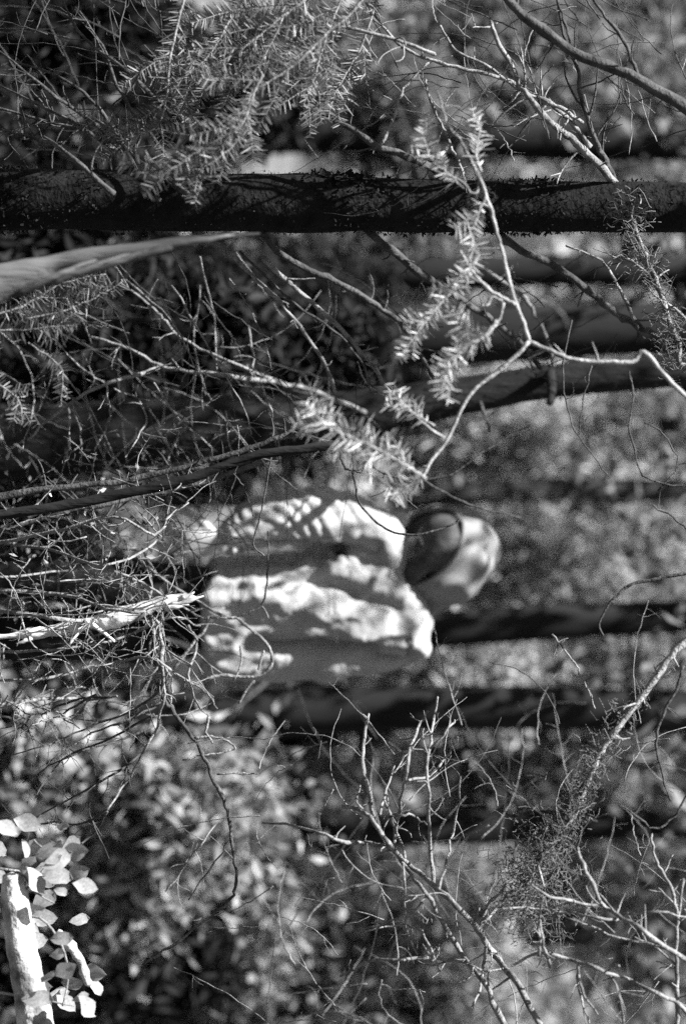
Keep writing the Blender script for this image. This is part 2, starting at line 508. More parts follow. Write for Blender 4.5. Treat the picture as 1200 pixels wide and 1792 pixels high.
shrub(800, 800, 13.5, 120, 100, "sunlit bush between the leaning trunk and the hood", 'bright_fol', n=1800, m=36)
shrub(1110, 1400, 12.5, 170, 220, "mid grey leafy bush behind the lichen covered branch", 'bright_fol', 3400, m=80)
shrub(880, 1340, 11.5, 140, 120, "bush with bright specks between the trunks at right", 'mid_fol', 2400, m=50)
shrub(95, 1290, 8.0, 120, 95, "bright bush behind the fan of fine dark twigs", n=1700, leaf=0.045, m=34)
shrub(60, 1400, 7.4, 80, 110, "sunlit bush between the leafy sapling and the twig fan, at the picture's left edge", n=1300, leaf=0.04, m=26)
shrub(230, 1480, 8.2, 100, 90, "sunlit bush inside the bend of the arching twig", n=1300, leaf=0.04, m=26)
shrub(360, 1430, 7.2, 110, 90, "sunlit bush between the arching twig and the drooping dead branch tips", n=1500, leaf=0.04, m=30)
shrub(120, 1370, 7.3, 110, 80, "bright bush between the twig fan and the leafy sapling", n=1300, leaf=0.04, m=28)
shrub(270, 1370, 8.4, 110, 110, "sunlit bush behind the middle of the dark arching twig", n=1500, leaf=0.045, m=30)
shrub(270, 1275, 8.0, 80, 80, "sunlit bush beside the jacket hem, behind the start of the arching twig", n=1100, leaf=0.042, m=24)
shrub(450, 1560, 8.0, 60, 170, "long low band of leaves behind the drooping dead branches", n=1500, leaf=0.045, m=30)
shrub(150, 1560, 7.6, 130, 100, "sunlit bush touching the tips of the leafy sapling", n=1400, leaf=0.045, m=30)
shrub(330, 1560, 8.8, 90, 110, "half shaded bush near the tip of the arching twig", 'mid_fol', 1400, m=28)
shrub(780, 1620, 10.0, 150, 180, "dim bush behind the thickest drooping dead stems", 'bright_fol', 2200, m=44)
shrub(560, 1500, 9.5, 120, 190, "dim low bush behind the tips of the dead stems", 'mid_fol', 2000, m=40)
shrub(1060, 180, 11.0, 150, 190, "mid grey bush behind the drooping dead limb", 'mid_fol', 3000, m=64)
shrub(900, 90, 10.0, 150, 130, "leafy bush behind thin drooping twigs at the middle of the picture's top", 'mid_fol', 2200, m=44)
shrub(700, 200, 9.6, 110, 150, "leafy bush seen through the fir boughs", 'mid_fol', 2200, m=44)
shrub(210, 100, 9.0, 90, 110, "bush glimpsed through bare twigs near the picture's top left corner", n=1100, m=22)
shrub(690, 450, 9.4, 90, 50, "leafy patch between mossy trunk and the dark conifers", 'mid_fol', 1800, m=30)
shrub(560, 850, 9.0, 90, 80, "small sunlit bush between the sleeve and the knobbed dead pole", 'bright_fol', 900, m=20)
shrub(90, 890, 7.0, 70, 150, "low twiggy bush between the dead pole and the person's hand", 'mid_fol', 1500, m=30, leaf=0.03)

# ------------------------------------------------------------------ the mossy trunk (nearest) and its dead branches
def trunk_thing(pts, label, cat, material, name="conifer_tree", moss=0, d=4.2, seg=28, extra=None):
    """pts: [(x, ycentre, width, depth)]"""
    p = catmull(np.array(pts, float), 10)
    base = P(p[0][0], p[0][1], p[0][3])
    r = thing(name, label, cat, base)
    mb = MB()
    path = np.array([P(v[0], v[1], v[3]) for v in p])
    rad = p[:, 2] * 0.5 * p[:, 3] / F
    n = len(path); T, A, B = frames(path)
    th = np.arange(seg) / seg * 2 * math.pi
    VV = np.zeros((n, seg, 3))
    for i in range(n):
        for j in range(seg):
            dr = A[i] * math.cos(th[j]) + B[i] * math.sin(th[j])
            q = path[i] + dr * rad[i]
            nz = mnoise.noise(Vector((q[0] * 14, q[1] * 14, q[2] * 5))) * 0.10 + mnoise.noise(Vector((q[0] * 45, q[1] * 45, q[2] * 22))) * 0.07
            VV[i, j] = path[i] + dr * rad[i] * (1 + nz)
    V = VV.reshape(-1, 3)
    i = np.arange(n - 1)[:, None] * seg; j = np.arange(seg)[None]; j2 = (j + 1) % seg
    Q = np.stack([i + j, i + j2, i + seg + j2, i + seg + j], -1).reshape(-1, 4)
    mb.add(V, Q)
    mb.build("trunk", material, r)
    if moss:
        mm = MB()
        k = rng.integers(0, n - 1, moss); t = rng.random(moss)[:, None]
        c = path[k] * (1 - t) + path[k + 1] * t
        a = rng.uniform(0, 6.28, moss)
        dr = A[k] * np.cos(a)[:, None] + B[k] * np.sin(a)[:, None]
        c = c + dr * rad[k][:, None] * rng.uniform(0.97, 1.10, moss)[:, None]
        v = dr + rng.normal(0, 0.8, (moss, 3)); v /= np.linalg.norm(v, axis=1)[:, None]
        w = np.cross(v, rng.normal(0, 1, (moss, 3))); w /= np.linalg.norm(w, axis=1)[:, None]
        L = (rng.uniform(0.002, 0.011, moss) * np.array([.45 + 1.5 * max(0, mnoise.noise(Vector(q_ * 9))) for q_ in c]))[:, None]
        mm.add(np.stack([c - w * L * .35, c + w * L * .35, c + v * L + w * L * .15, c + v * L - w * L * .15], 1).reshape(-1, 3),
               np.arange(moss)[:, None] * 4 + [0, 1, 2, 3])
        mm.build("moss", M['moss'], r, smooth=False, kind="stuff")
    return r, path

dA = 4.2
gx0 = 600 - CZ * F / dA
tA, _ = trunk_thing([(gx0 - 20, 345, 150, dA), (-300, 348, 118, dA), (0, 350, 108, dA), (400, 354, 102, dA), (800, 361, 90, dA), (1200, 364, 84, dA), (2400, 380, 64, dA), (3800, 390, 44, dA)],
    "thick dark moss covered trunk nearest the camera, running the full height", "tree", M['moss_bark'], moss=16000)
dB = 5.25
gx1 = 600 - CZ * F / dB
tB, _ = trunk_thing([(gx1 - 20, 835, 165, dB), (-100, 790, 138, dB), (0, 776, 128, dB), (300, 752, 116, dB), (520, 735, 96, dB), (650, 722, 80, dB), (800, 694, 66, dB), (1000, 664, 58, dB), (1200, 648, 54, dB), (2200, 570, 42, dB), (3400, 500, 26, dB)],
    "slender dark leaning trunk between the mossy trunk and the person", "tree", M['dark_bark'], moss=3500)

def unseen_crown(root, d, yc, z0, z1, R, n, m):
    zz = rng.uniform(0, 1, m); a = rng.uniform(0, 6.28, m); q = R * (1.05 - .75 * zz) * rng.uniform(.25, 1, m)
    cx_ = (yc - 896) * d / F
    cl = np.stack([cx_ + np.cos(a) * q, d + np.sin(a) * q, z0 + (z1 - z0) * zz], 1)
    cb = MB(); leaf_cloud(cb, n, .035, cl, (.13, .13, .05), .35)
    cb.build("crown", M['dark_fol'], root, smooth=False, kind="stuff")
unseen_crown(tA, dA, 330, 4.1, 6.0, 1.0, 1900, 44)
unseen_crown(tA, dA, 300, 2.5, 3.1, .6, 2000, 36)  # unseen low ring of foliage, added to shade the leaning trunk
unseen_crown(tA, 4.6, -370, 2.5, 3.4, .45, 2600, 40)  # unseen clump detached from this tree, added only to shade the leaning trunk
unseen_crown(tB, dB, 500, 3.4, 5.0, .8, 1300, 28)

# branches of the mossy trunk left of it (they droop out and down)
def lb(root, spec, d, w0, w1, m, **k): return limb(root, spec, d, w0, w1, M[m], **k)[1]
lb(tA, "1430,330,4.2 1300,245,4.0 1190,183,3.9 1100,130,3.9 1020,100,3.9 930,40,3.9 880,-10,3.9", 4, 24, 15, 'dark_twig', twigs=5, tlen=90, seg=9)
lb(tA, "1080,325,4.2 1030,272,4.1 990,235,4.1 960,213,4.0 932,180,4.0 910,150,4.0 890,105,4.0 865,58,4.0 858,20,4.0", 4, 15, 7, 'twig', twigs=8, tlen=80)
lb(tA, "1076,322,4.2 1058,280,4.15 1040,245,4.1 1028,205,4.1 1015,165,4.1 1008,120,4.1 985,60,4.1 975,0,4.1", 4, 12, 5, 'dark_twig', twigs=8, tlen=90)
lb(tA, "1032,258,4.1 1000,215,4.1 960,180,4.05 915,155,4.05 870,135,4.0 800,118,4.0 740,100,4.0 690,70,4.0 640,5,4.0", 4, 9, 5, 'twig', twigs=12, tlen=80)
lb(tA, "1020,215,4.1 980,190,4.05 940,170,4.05 900,152,4.0 860,120,4.0 800,90,4.0 770,45,4.0", 4, 7, 4, 'twig', twigs=8, tlen=70)
lb(tA, "1118,140,3.9 1105,105,3.9 1085,62,3.9 1060,30,3.9 1035,-5,3.9", 3.9, 8, 5, 'dark_twig', twigs=4, tlen=60)
lb(tA, "998,75,3.9 988,40,3.9 975,5,3.9 968,-30,3.9", 3.9, 6, 4, 'dark_twig', twigs=2)
lb(tA, "780,310,4.2 730,280,4.15 660,255,4.1 600,215,4.1 545,190,4.05 510,185,4.0", 4, 15, 10, 'dark_twig', twigs=6, tlen=60)
lb(tA, "815,318,4.1 800,280,4.1 785,245,4.1 770,215,4.1 748,165,4.0 745,140,4.0", 4, 6, 4, 'twig', twigs=7, tlen=60)
lb(tA, "665,255,4.0 690,200,4.0 700,165,4.0 730,128,4.0 750,110,4.0", 4, 6, 4, 'twig', twigs=4, tlen=60)
lb(tA, "560,45,3.9 620,52,3.9 690,68,3.9 760,95,3.9", 3.9, 6, 6, 'twig', twigs=4, tlen=60)
for sp in ("300,345 210,250 100,170 0,90", "260,340 190,210 130,150 10,100", "330,340 240,280 120,210 0,150", "280,350 200,325 100,318 0,295",
           "340,330 260,230 205,150 180,80 140,20", "260,300 180,240 90,215 0,190", "300,200 230,130 150,70 110,0", "200,340 120,270 60,240 0,230", "410,330 330,230 290,120 280,20"):
    lb(tA, [(a, b, 4.1 + rng.uniform(-.2, .25)) for a, b in S(sp)], 4, rng.uniform(6, 11), 3.5, 'dark_twig', twigs=9, tlen=80)
# right of the mossy trunk
lb(tA, "640,400,4.25 700,452,4.35 760,495,4.4 820,533,4.5 880,575,4.6 920,610,4.7 945,645,4.7", 4.4, 15, 8, 'dark_twig', twigs=6, tlen=60)
lb(tA, "868,405,4.25 900,432,4.3 950,455,4.35 1000,486,4.4 1045,522,4.45 1085,553,4.5 1110,565,4.5 1140,585,4.5 1172,620,4.5", 4.4, 14, 10, 'dark_twig', twigs=6, tlen=60)
lb(tA, "450,400,4.25 500,450,4.35 560,480,4.4 610,504,4.45 660,535,4.5 705,572,4.5 725,600,4.5 745,640,4.5 768,678,4.5", 4.4, 13, 6, 'dark_twig', twigs=6, tlen=60)
lb(tA, "410,450,4.3 450,490,4.4 500,540,4.45 545,600,4.5 570,640,4.5 588,690,4.5", 4.4, 8, 6, 'twig', twigs=5, tlen=50)
lb(tA, "460,452,4.3 510,500,4.4 560,543,4.4 610,590,4.4 650,640,4.4 685,690,4.3 700,700,4.2", 4.4, 9, 6, 'twig', twigs=5, tlen=50)
lb(tA, "420,440,4.3 470,490,4.4 520,535,4.45 580,575,4.5 630,630,4.5 650,690,4.5", 4.4, 5, 3, 'dark_twig', twigs=6, tlen=50)

# branches of the leaning trunk: the pale forked stem and many thin hanging twigs in front of the dark
lb(tB, "640,722,5.2 590,700,5.0 530,677,4.95 470,667,4.8 400,657,4.6 330,650,4.6 278,640,4.6 230,612,4.6 160,590,4.6", 4.7, 9, 5, 'twig', twigs=7, tlen=70, seg=8)
lb(tB, "278,643,4.6 245,655,4.55 190,670,4.5 140,695,4.5 90,730,4.5 50,770,4.5", 4.5, 8, 4, 'twig', twigs=4, tlen=60)
lb(tB, "500,672,4.95 420,640,4.6 330,600,4.6 290,565,4.6 270,540,4.6 210,495,4.55", 4.6, 6, 4, 'twig', twigs=6, tlen=60)
lb(tB, "480,800,4.6 400,830,4.5 300,855,4.45 200,880,4.4 100,900,4.4 0,930,4.4", 4.5, 10, 6, 'dark_twig', twigs=12, tlen=90)
for sp in ("185,668 190,700 190,740 165,790", "120,715 122,760 112,815", "125,715 140,750 142,815", "0,650 50,680 90,700", "80,570 110,610 150,650 185,670",
           "350,450 375,560 380,650", "220,490 300,560 330,620 370,700", "330,740 300,790 290,830", "270,670 320,740 380,790", "200,680 240,700 255,740 220,800",
           "280,520 310,580 320,640", "435,570 445,640 445,660", "460,680 475,720 490,790", "395,720 400,770 410,800", "60,600 100,640 160,720 200,800",
           "300,500 360,600 420,700 440,760", "0,580 40,620 60,700 40,790", "160,480 150,560 160,600", "350,500 340,600 360,690"):
    lb(tB, [(a, b, 4.6 + rng.uniform(-.3, .15)) for a, b in S(sp)], 4.6, rng.uniform(3, 4.5), 2.2, 'twig', twigs=4, tlen=55)
lb(tB, "962,655,5.2 965,680,5.1 962,705,5.0", 4.8, 22, 12, 'dark_bark', jit=.5)
lb(tB, "840,705,5.2 850,735,5.1 857,755,4.8", 4.8, 6, 4, 'dark_twig', jit=.5, twigs=1, tlen=40)
lb(tB, "840,470,4.95 900,505,4.95 930,540,4.95 955,590,4.95 968,640,5.0", 4.7, 8, 7, 'twig', twigs=4, tlen=50)

def thin_twigs(root, n, box, dr, heading, sd, L, m, w=(1.6, 3.2), tl=40, name="thin_twigs"):
    tw = MB()
    for _ in range(n):
        x0, y0 = rng.uniform(box[0], box[1]), rng.uniform(box[2], box[3])
        a = math.radians(heading + rng.normal(0, sd)); l = rng.uniform(*L); d0 = rng.uniform(*dr); bend = rng.normal(0, .5)
        pts = [(x0 + math.cos(a + bend * s) * l * s, y0 + math.sin(a + bend * s) * l * s, d0 + .1 * s) for s in np.linspace(0, 1, 6)]
        pth = pix_path(pts, d0, 3, .9)
        rr = np.linspace(rng.uniform(*w), 1.2, len(pth)) * .5 * d0 / F
        tube(tw, pth, rr, 4); side_twigs(tw, pth, rr, rng.integers(1, 5), tl)
    tw.build(name, m, root, kind="stuff")
thin_twigs(tA, 46, (620, 1230, -20, 290), (3.9, 4.5), 205, 35, (90, 260), M['dark_twig'])
thin_twigs(tA, 26, (620, 1200, 0, 300), (3.9, 4.5), 215, 40, (70, 200), M['twig'], w=(1.4, 2.6))
thin_twigs(tA, 40, (0, 420, -20, 330), (4.1, 4.8), 215, 25, (120, 300), M['dark_twig'])
thin_twigs(tB, 80, (-20, 640, 430, 810), (4.3, 5.2), 60, 45, (80, 280), M['dark_twig'], w=(1.2, 2.2))
thin_twigs(tB, 24, (-20, 640, 430, 810), (4.3, 4.9), 60, 45, (80, 280), M['twig'], w=(1.1, 2.0))
thin_twigs(tB, 30, (0, 420, 790, 960), (4.3, 5.0), 20, 40, (80, 280), M['dark_twig'], w=(1.4, 2.6))
thin_twigs(tB, 24, (640, 1190, 420, 640), (4.3, 4.8), 150, 50, (70, 200), M['dark_twig'])

# ------------------------------------------------------------------ tall grey broken stem left of the leaning trunk
r, _ = trunk_thing([(600 - CZ * F / 3.5, 600, 110, 3.5), (-150, 535, 95, 3.5), (0, 494, 62, 3.5), (60, 476, 50, 3.5), (100, 462, 34, 3.5), (150, 452, 36, 3.5), (200, 443, 29, 3.5), (250, 436, 26, 3.5), (300, 428, 25, 3.5), (340, 421, 15, 3.5), (380, 417, 11, 3.5), (455, 409, 4, 3.5)],
    "smooth grey splintered dead stem tapering up against the mossy trunk", "dead stem", M['snag'], name="dead_snag", seg=18)
sp_ = MB()
for k in range(5):
    tube(sp_, pix_path([(20 + 60 * k, 520 - 20 * k, 3.45), (110 + 60 * k, 478 - 14 * k, 3.44), (170 + 60 * k, 455 - 11 * k, 3.46)], 3.45, 4, .6), np.array([.004, .007, .007, .006, .006, .005, .004, .003, .001]), 6)
sp_.build("splinters", M['snag'], r)

# ------------------------------------------------------------------ dark leaning dead pole between trunk and person
dC = 4.0
poleb = P(-420, 1000, dC)
r = thing("dead_pole", "smooth dark dead pole with a knobbed end beside the person's sleeve", "dead branch", poleb)
limb(r, [(-460, 1010, dC), (-200, 950, dC), (0, 902, dC), (150, 878, dC), (300, 845, dC), (430, 803, dC), (520, 787, dC), (580, 780, dC), (597, 776, dC)], dC, 20, 14, M['dark_bark'], name="pole", seg=12, jit=1.0, rough=.12)
limb(r, "592,778 598,800 606,820 625,822 640,808 665,825 690,835 720,838", dC, 7, 4, M['dark_twig'], name="twig", twigs=3, tlen=30)
limb(r, "615,822 622,850 628,880 660,915 690,932 730,935 765,927 790,918 805,908", dC, 4.5, 3.5, M['dark_twig'], name="twig", jit=.4)
limb(r, "688,836 712,875 730,890", dC, 3, 2, M['dark_twig'], name="twig", jit=.4)
r = thing("dead_branch", "rough grey dead branch lying beside the dark slanting pole", "dead branch", P(-300, 960, 4.1))
limb(r, "-320,960 -100,900 40,862 200,845 300,822 380,800 450,780 500,758 518,742", 4.1, 13, 7, M['dark_twig'], name="stem", twigs=9, tlen=60, seg=9)

# twigs crossing the bright hood
r = thing("bare_twig", "thin dark straight twig slanting past the top of the hood", "twig", P(735, 835, 3.7))
limb(r, "735,838 770,858 810,878 850,892 912,906", 3.7, 4, 3, M['dark_twig'], name="stem", jit=.5)
limb(r, "738,840 790,830 830,800 880,770 930,742", 3.7, 4, 2, M['dark_twig'], name="stem", jit=.6)
limb(r, "738,838 700,850 650,870", 3.7, 3, 2, M['dark_twig'], name="stem", jit=.6)

# ------------------------------------------------------------------ fir boughs
def bough(root, spec, d, w, side=7, slen=(120, 60), L=30, nmat='needle', normal=(0.15, -1, 0.55), nw=0.0024, step=3.6, spread=0.75, start=0.12, own=True, stem_mat='twig'):
    """a fir bough: branch part > needles sub-part; side sprays alternate along the stem"""
    mb = MB(); path = pix_path(S(spec) if isinstance(spec, str) else spec, d, 6, .6)
    dm = path[:, 1].mean(); sc = dm / F
    tube(mb, path, np.linspace(w, w * .4, len(path)) * .5 * sc, 6, .05)
    nb = MB()
    nrm = np.array(normal, float) + rng.normal(0, .15, 3)
    if own: needles(nb, path[int(len(path) * start):], nrm, L * sc, nw, step * sc)
    T = np.gradient(path, axis=0); T /= np.linalg.norm(T, axis=1)[:, None]
    for i in range(side):
        t = start + (0.93 - start) * (i + .5) / side
        k = int(t * (len(path) - 1)); sg = 1 if i % 2 else -1
        N = nrm - T[k] * (T[k] @ nrm); N /= np.linalg.norm(N)
        Sd = np.cross(N, T[k])
        l = (slen[0] + (slen[1] - slen[0]) * t) * rng.uniform(.75, 1.1) * sc
        a = spread * rng.uniform(.8, 1.15)
        D = T[k] * math.cos(a) + sg * Sd * math.sin(a)
        q = np.array([path[k] + D * l * s + (T[k] * .18 * l - np.array([0, 0, .12 * l])) * s * s + N * rng.normal(0, .02) * l * s for s in np.linspace(0, 1, 8)])
        tube(mb, q, np.linspace(w * .45, w * .2, 8) * .5 * sc, 5)
        needles(nb, q[1:], N + rng.normal(0, .25, 3), L * .92 * sc, nw, step * sc)
    o = mb.build("branch", M[stem_mat], root)
    nb.build("needles", M[nmat], root, parent=o, smooth=False, kind="stuff")
    return o

fir = thing("fir_tree", "young fir with flat needle boughs reaching down in front of the mossy trunk", "fir tree", (P(600, -240, 3.85)[0], 3.85, 0.0))
mb = MB()
fb = np.array([P(600, -240, 3.85)] * 9); fb[:, 2] = np.linspace(-0.03, 3.3, 9); fb[:, 0] += rng.normal(0, .006, 9)
tube(mb, fb, np.linspace(.045, .015, 9), 12, .04)
mb.build("trunk", M['dark_bark'], fir)
bough(fir, "640,-200 560,-30 530,2 490,32 450,65 410,95 365,120", 3.83, 7, 8, (130, 60))
bough(fir, "720,-200 640,-10 570,60 520,110 475,140 440,165 432,210 412,250 385,275 350,300 340,335", 3.73, 6, 12, (110, 55))
bough(fir, "460,130 440,175 425,215 400,235 360,255 310,290 280,300 240,303", 3.68, 5, 9, (80, 50))
bough(fir, "560,-180 450,-40 400,40 370,90 330,130 290,150", 3.98, 6, 9, (120, 60))
bough(fir, "560,90 545,60 500,95 440,110 400,140 370,160", 3.88, 5, 7, (90, 50))
bough(fir, "620,-60 580,40 560,100 545,150 530,185", 3.88, 5, 8, (110, 60))
bough(fir, "400,-200 330,-20 300,90 290,180 270,225 215,235 160,240", 3.93, 6, 9, (110, 60))
bough(fir, "700,-150 640,60 610,120 585,165 575,210", 3.98, 5, 7, (80, 50))

# low fir sprays at the left foot of the frame
fir2 = thing("fir_sapling", "small dim fir sapling at the left edge between grey stem and leaning trunk", "fir tree", (P(0, 560, 3.9)[0], 3.9, 0.0))
mb = MB(); q = np.array([P(0, 560, 3.9)] * 6); q[:, 2] = np.linspace(-.02, .78, 6)
tube(mb, q, np.linspace(.014, .006, 6), 8); mb.build("trunk", M['dark_bark'], fir2)
bough(fir2, "-120,560 -20,575 40,578 90,572 130,570", 3.8, 5, 4, (60, 40), L=28)
bough(fir2, "-30,555 30,540 70,520 100,500 130,490 185,480", 3.85, 5, 7, (70, 50), L=26)
bough(fir2, "40,560 110,545 145,530 170,520 178,500", 3.85, 4, 5, (60, 40), L=26)
bough(fir2, "-60,640 10,680 35,705 40,740", 3.8, 4, 4, (40, 30), L=24)
bough(fir2, "50,600 105,640 110,670 108,710", 3.8, 3, 2, (30, 20), L=16)

# bright forked fir branch hanging in front of the leaning trunk
dF = 3.62
fb = thing("fir_branch", "pale forked fir branch with bright needle tufts hanging before the leaning trunk", "fir branch", P(1190, 688, dF))
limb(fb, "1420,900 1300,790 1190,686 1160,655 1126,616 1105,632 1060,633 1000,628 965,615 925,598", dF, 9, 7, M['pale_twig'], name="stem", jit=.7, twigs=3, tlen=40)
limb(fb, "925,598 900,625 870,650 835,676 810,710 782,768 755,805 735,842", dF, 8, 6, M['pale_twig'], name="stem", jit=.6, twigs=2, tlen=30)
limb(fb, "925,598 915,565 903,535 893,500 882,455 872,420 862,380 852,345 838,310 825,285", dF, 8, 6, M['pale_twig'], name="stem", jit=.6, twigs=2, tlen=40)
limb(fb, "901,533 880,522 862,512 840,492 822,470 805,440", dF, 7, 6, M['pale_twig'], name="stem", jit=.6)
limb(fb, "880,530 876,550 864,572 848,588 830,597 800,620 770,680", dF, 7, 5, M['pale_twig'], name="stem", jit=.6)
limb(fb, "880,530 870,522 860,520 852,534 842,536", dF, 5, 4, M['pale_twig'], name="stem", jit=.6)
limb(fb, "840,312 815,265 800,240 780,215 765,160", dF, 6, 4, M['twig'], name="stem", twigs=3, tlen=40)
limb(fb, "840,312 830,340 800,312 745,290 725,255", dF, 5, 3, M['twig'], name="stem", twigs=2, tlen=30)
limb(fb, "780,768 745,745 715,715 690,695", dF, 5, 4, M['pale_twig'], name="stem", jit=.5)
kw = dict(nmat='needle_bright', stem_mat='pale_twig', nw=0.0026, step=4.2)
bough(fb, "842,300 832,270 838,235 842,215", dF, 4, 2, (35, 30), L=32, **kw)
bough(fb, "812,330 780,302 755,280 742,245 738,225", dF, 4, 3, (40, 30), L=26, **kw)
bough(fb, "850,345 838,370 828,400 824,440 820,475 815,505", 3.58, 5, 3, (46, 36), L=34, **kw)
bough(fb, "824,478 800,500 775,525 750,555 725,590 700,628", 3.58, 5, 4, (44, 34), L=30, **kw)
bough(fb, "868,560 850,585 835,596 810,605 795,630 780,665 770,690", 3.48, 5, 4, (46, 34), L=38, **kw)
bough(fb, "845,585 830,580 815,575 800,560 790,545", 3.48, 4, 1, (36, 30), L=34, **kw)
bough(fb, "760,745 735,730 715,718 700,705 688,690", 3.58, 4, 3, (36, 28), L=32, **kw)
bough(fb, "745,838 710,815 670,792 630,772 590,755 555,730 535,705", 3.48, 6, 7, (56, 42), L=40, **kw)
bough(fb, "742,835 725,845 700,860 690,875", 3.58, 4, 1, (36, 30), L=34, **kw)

# ------------------------------------------------------------------ person in a hooded jacket
dP = 5.5
SC = dP / F
def W(x, y, dd=0.0):
    q = P(x, y, dP); q[1] += dd
    return q

def loft(mb, rings, seg=28, power=2.3):
    """rings: (centre, a-vector, b-vector); closed ends"""
    n = len(rings); V = []
    for c, av, bv in rings:
        for j in range(seg):
            t = j / seg * 2 * math.pi
            cx_, sx_ = math.cos(t), math.sin(t)
            V.append(c + av * math.copysign(abs(cx_) ** (2 / power), cx_) + bv * math.copysign(abs(sx_) ** (2 / power), sx_))
    i = np.arange(n - 1)[:, None] * seg; j = np.arange(seg)[None]; j2 = (j + 1) % seg
    Q = np.stack([i + j, i + j2, i + seg + j2, i + seg + j], -1).reshape(-1, 4)
    V.append(rings[0][0]); V.append(rings[-1][0])
    k = np.arange(seg); k2 = (k + 1) % seg
    T = np.vstack([np.stack([np.full(seg, n * seg), k2, k], 1), np.stack([np.full(seg, n * seg + 1), (n - 1) * seg + k, (n - 1) * seg + k2], 1)])
    mb.add(np.array(V), Q, T)

def limb_loft(mb, pts, radii, seg=16, sub=5, squash=1.0):
    path = catmull(np.array([np.append(p, r) for p, r in zip(pts, radii)]), sub)
    r = path[:, 3]; path = path[:, :3]
    T, A, B = frames(path)
    rings = [(path[0] - T[0] * r[0] * .6, A[0] * r[0] * .5, B[0] * r[0] * .5 * squash)] + [(path[i], A[i] * r[i], B[i] * r[i] * squash) for i in range(len(path))] + [(path[-1] + T[-1] * r[-1] * .6, A[-1] * r[-1] * .5, B[-1] * r[-1] * .5 * squash)]
    loft(mb, rings, seg, 2.0)

def ball(mb, c, ax, seg=20):
    """ellipsoid with axis vectors ax = (a, b, c)"""
    u = np.linspace(0, math.pi, 12); v = np.arange(seg) / seg * 2 * math.pi
    V = np.array([c + ax[2] * math.cos(p) + ax[0] * math.sin(p) * math.cos(q) + ax[1] * math.sin(p) * math.sin(q) for p in u for q in v])
    i = np.arange(11)[:, None] * seg; j = np.arange(seg)[None]; j2 = (j + 1) % seg
    mb.add(V, np.stack([i + j, i + seg + j, i + seg + j2, i + j2], -1).reshape(-1, 4))

def fuse(mb, name, voxel, material, root, smooth_it=6, post=None, factor=0.5):
    """union of the closed shapes in mb as ONE continuous skin (voxel remesh), then relaxed"""
    me = mesh_arrays("tmp", np.concatenate(mb.V), ([np.concatenate(mb.Q)] if mb.Q else []) + ([np.concatenate(mb.T)] if mb.T else []))
    bm = bmesh.new(); bm.from_mesh(me); bmesh.ops.remove_doubles(bm, verts=bm.verts, dist=1e-6); bmesh.ops.recalc_face_normals(bm, faces=bm.faces); bm.to_mesh(me); bm.free()
    ob = bpy.data.objects.new("tmp", me); COL.objects.link(ob)
    m = ob.modifiers.new("r", 'REMESH'); m.mode = 'VOXEL'; m.voxel_size = voxel; m.adaptivity = 0
    if smooth_it:
        s = ob.modifiers.new("s", 'SMOOTH'); s.factor = factor; s.iterations = smooth_it
    dg = bpy.context.evaluated_depsgraph_get(); dg.update()
    ev = ob.evaluated_get(dg)
    res = bpy.data.meshes.new_from_object(ev, depsgraph=dg)
    bpy.data.objects.remove(ob)
    res.name = name
    n = len(res.vertices)
    co = np.empty(n * 3, np.float32); res.vertices.foreach_get("co", co); co = co.reshape(-1, 3).astype(float)
    if post is not None:
        nr = np.empty(n * 3, np.float32); res.vertex_normals.foreach_get("vector", nr); nr = nr.reshape(-1, 3)
        co = post(co, nr)
    co = co - np.array(root.location)
    res.vertices.foreach_set("co", co.astype(np.float32).ravel())
    res.materials.clear(); res.materials.append(material)
    res.polygons.foreach_set("use_smooth", np.ones(len(res.polygons), bool))
    res.update()
    o = bpy.data.objects.new(name, res); COL.objects.link(o); o.parent = root
    return o

pbase = W(600, 1050); pbase[2] = ground_h(pbase[0], dP)
GZ = pbase[2]
person = thing("person", "person in a pale hooded jacket and dark trousers standing bowed among the twigs", "person", pbase)

# head frame: the face looks down, towards the camera and a little left
hc = W(768, 972, 0.0)
f = np.array([-0.48, -0.42, -0.80]); f /= np.linalg.norm(f)
up0 = np.array([-0.12, -0.1, 1.0])
rt = np.cross(f, up0); rt /= np.linalg.norm(rt)
uu = np.cross(rt, f)
def H(r_, f_, u_): return hc + rt * r_ + f * f_ + uu * u_

body = MB()
ball(body, H(0, -.012, .018), (rt * .073, f * .092, uu * .088))
ball(body, H(0, .018, -.035), (rt * .062, f * .070, uu * .075))
ball(body, H(0, .055, -.088), (rt * .026, f * .026, uu * .022))       # chin
ball(body, H(0, .078, .030), (rt * .050, f * .016, uu * .012))        # brow
ball(body, H(0, .093, -.012), (rt * .012, f * .016, uu * .030))       # nose
ball(body, H(0, .100, -.026), (rt * .017, f * .014, uu * .010))
ball(body, H(0, .080, -.056), (rt * .024, f * .012, uu * .007))       # lips
ball(body, H(0, .078, -.066), (rt * .020, f * .012, uu * .007))
for sg in (-1, 1):
    ball(body, H(sg * .044, .058, -.022), (rt * .022, f * .022, uu * .020))   # cheeks
    ball(body, H(sg * .074, -.005, -.008), (rt * .010, f * .020, uu * .030))  # ears
nk0 = W(672, 1020, 0.05)
limb_loft(body, [hc - uu * .05 - f * .02, (hc + nk0) / 2, nk0 - [0, 0, .06]], [.052, .055, .07])
limb_loft(body, [W(690, 1030, .05), W(560, 1050, .05), W(430, 1075, .05), W(360, 1080, .05)], [.10, .120, .11, .105])
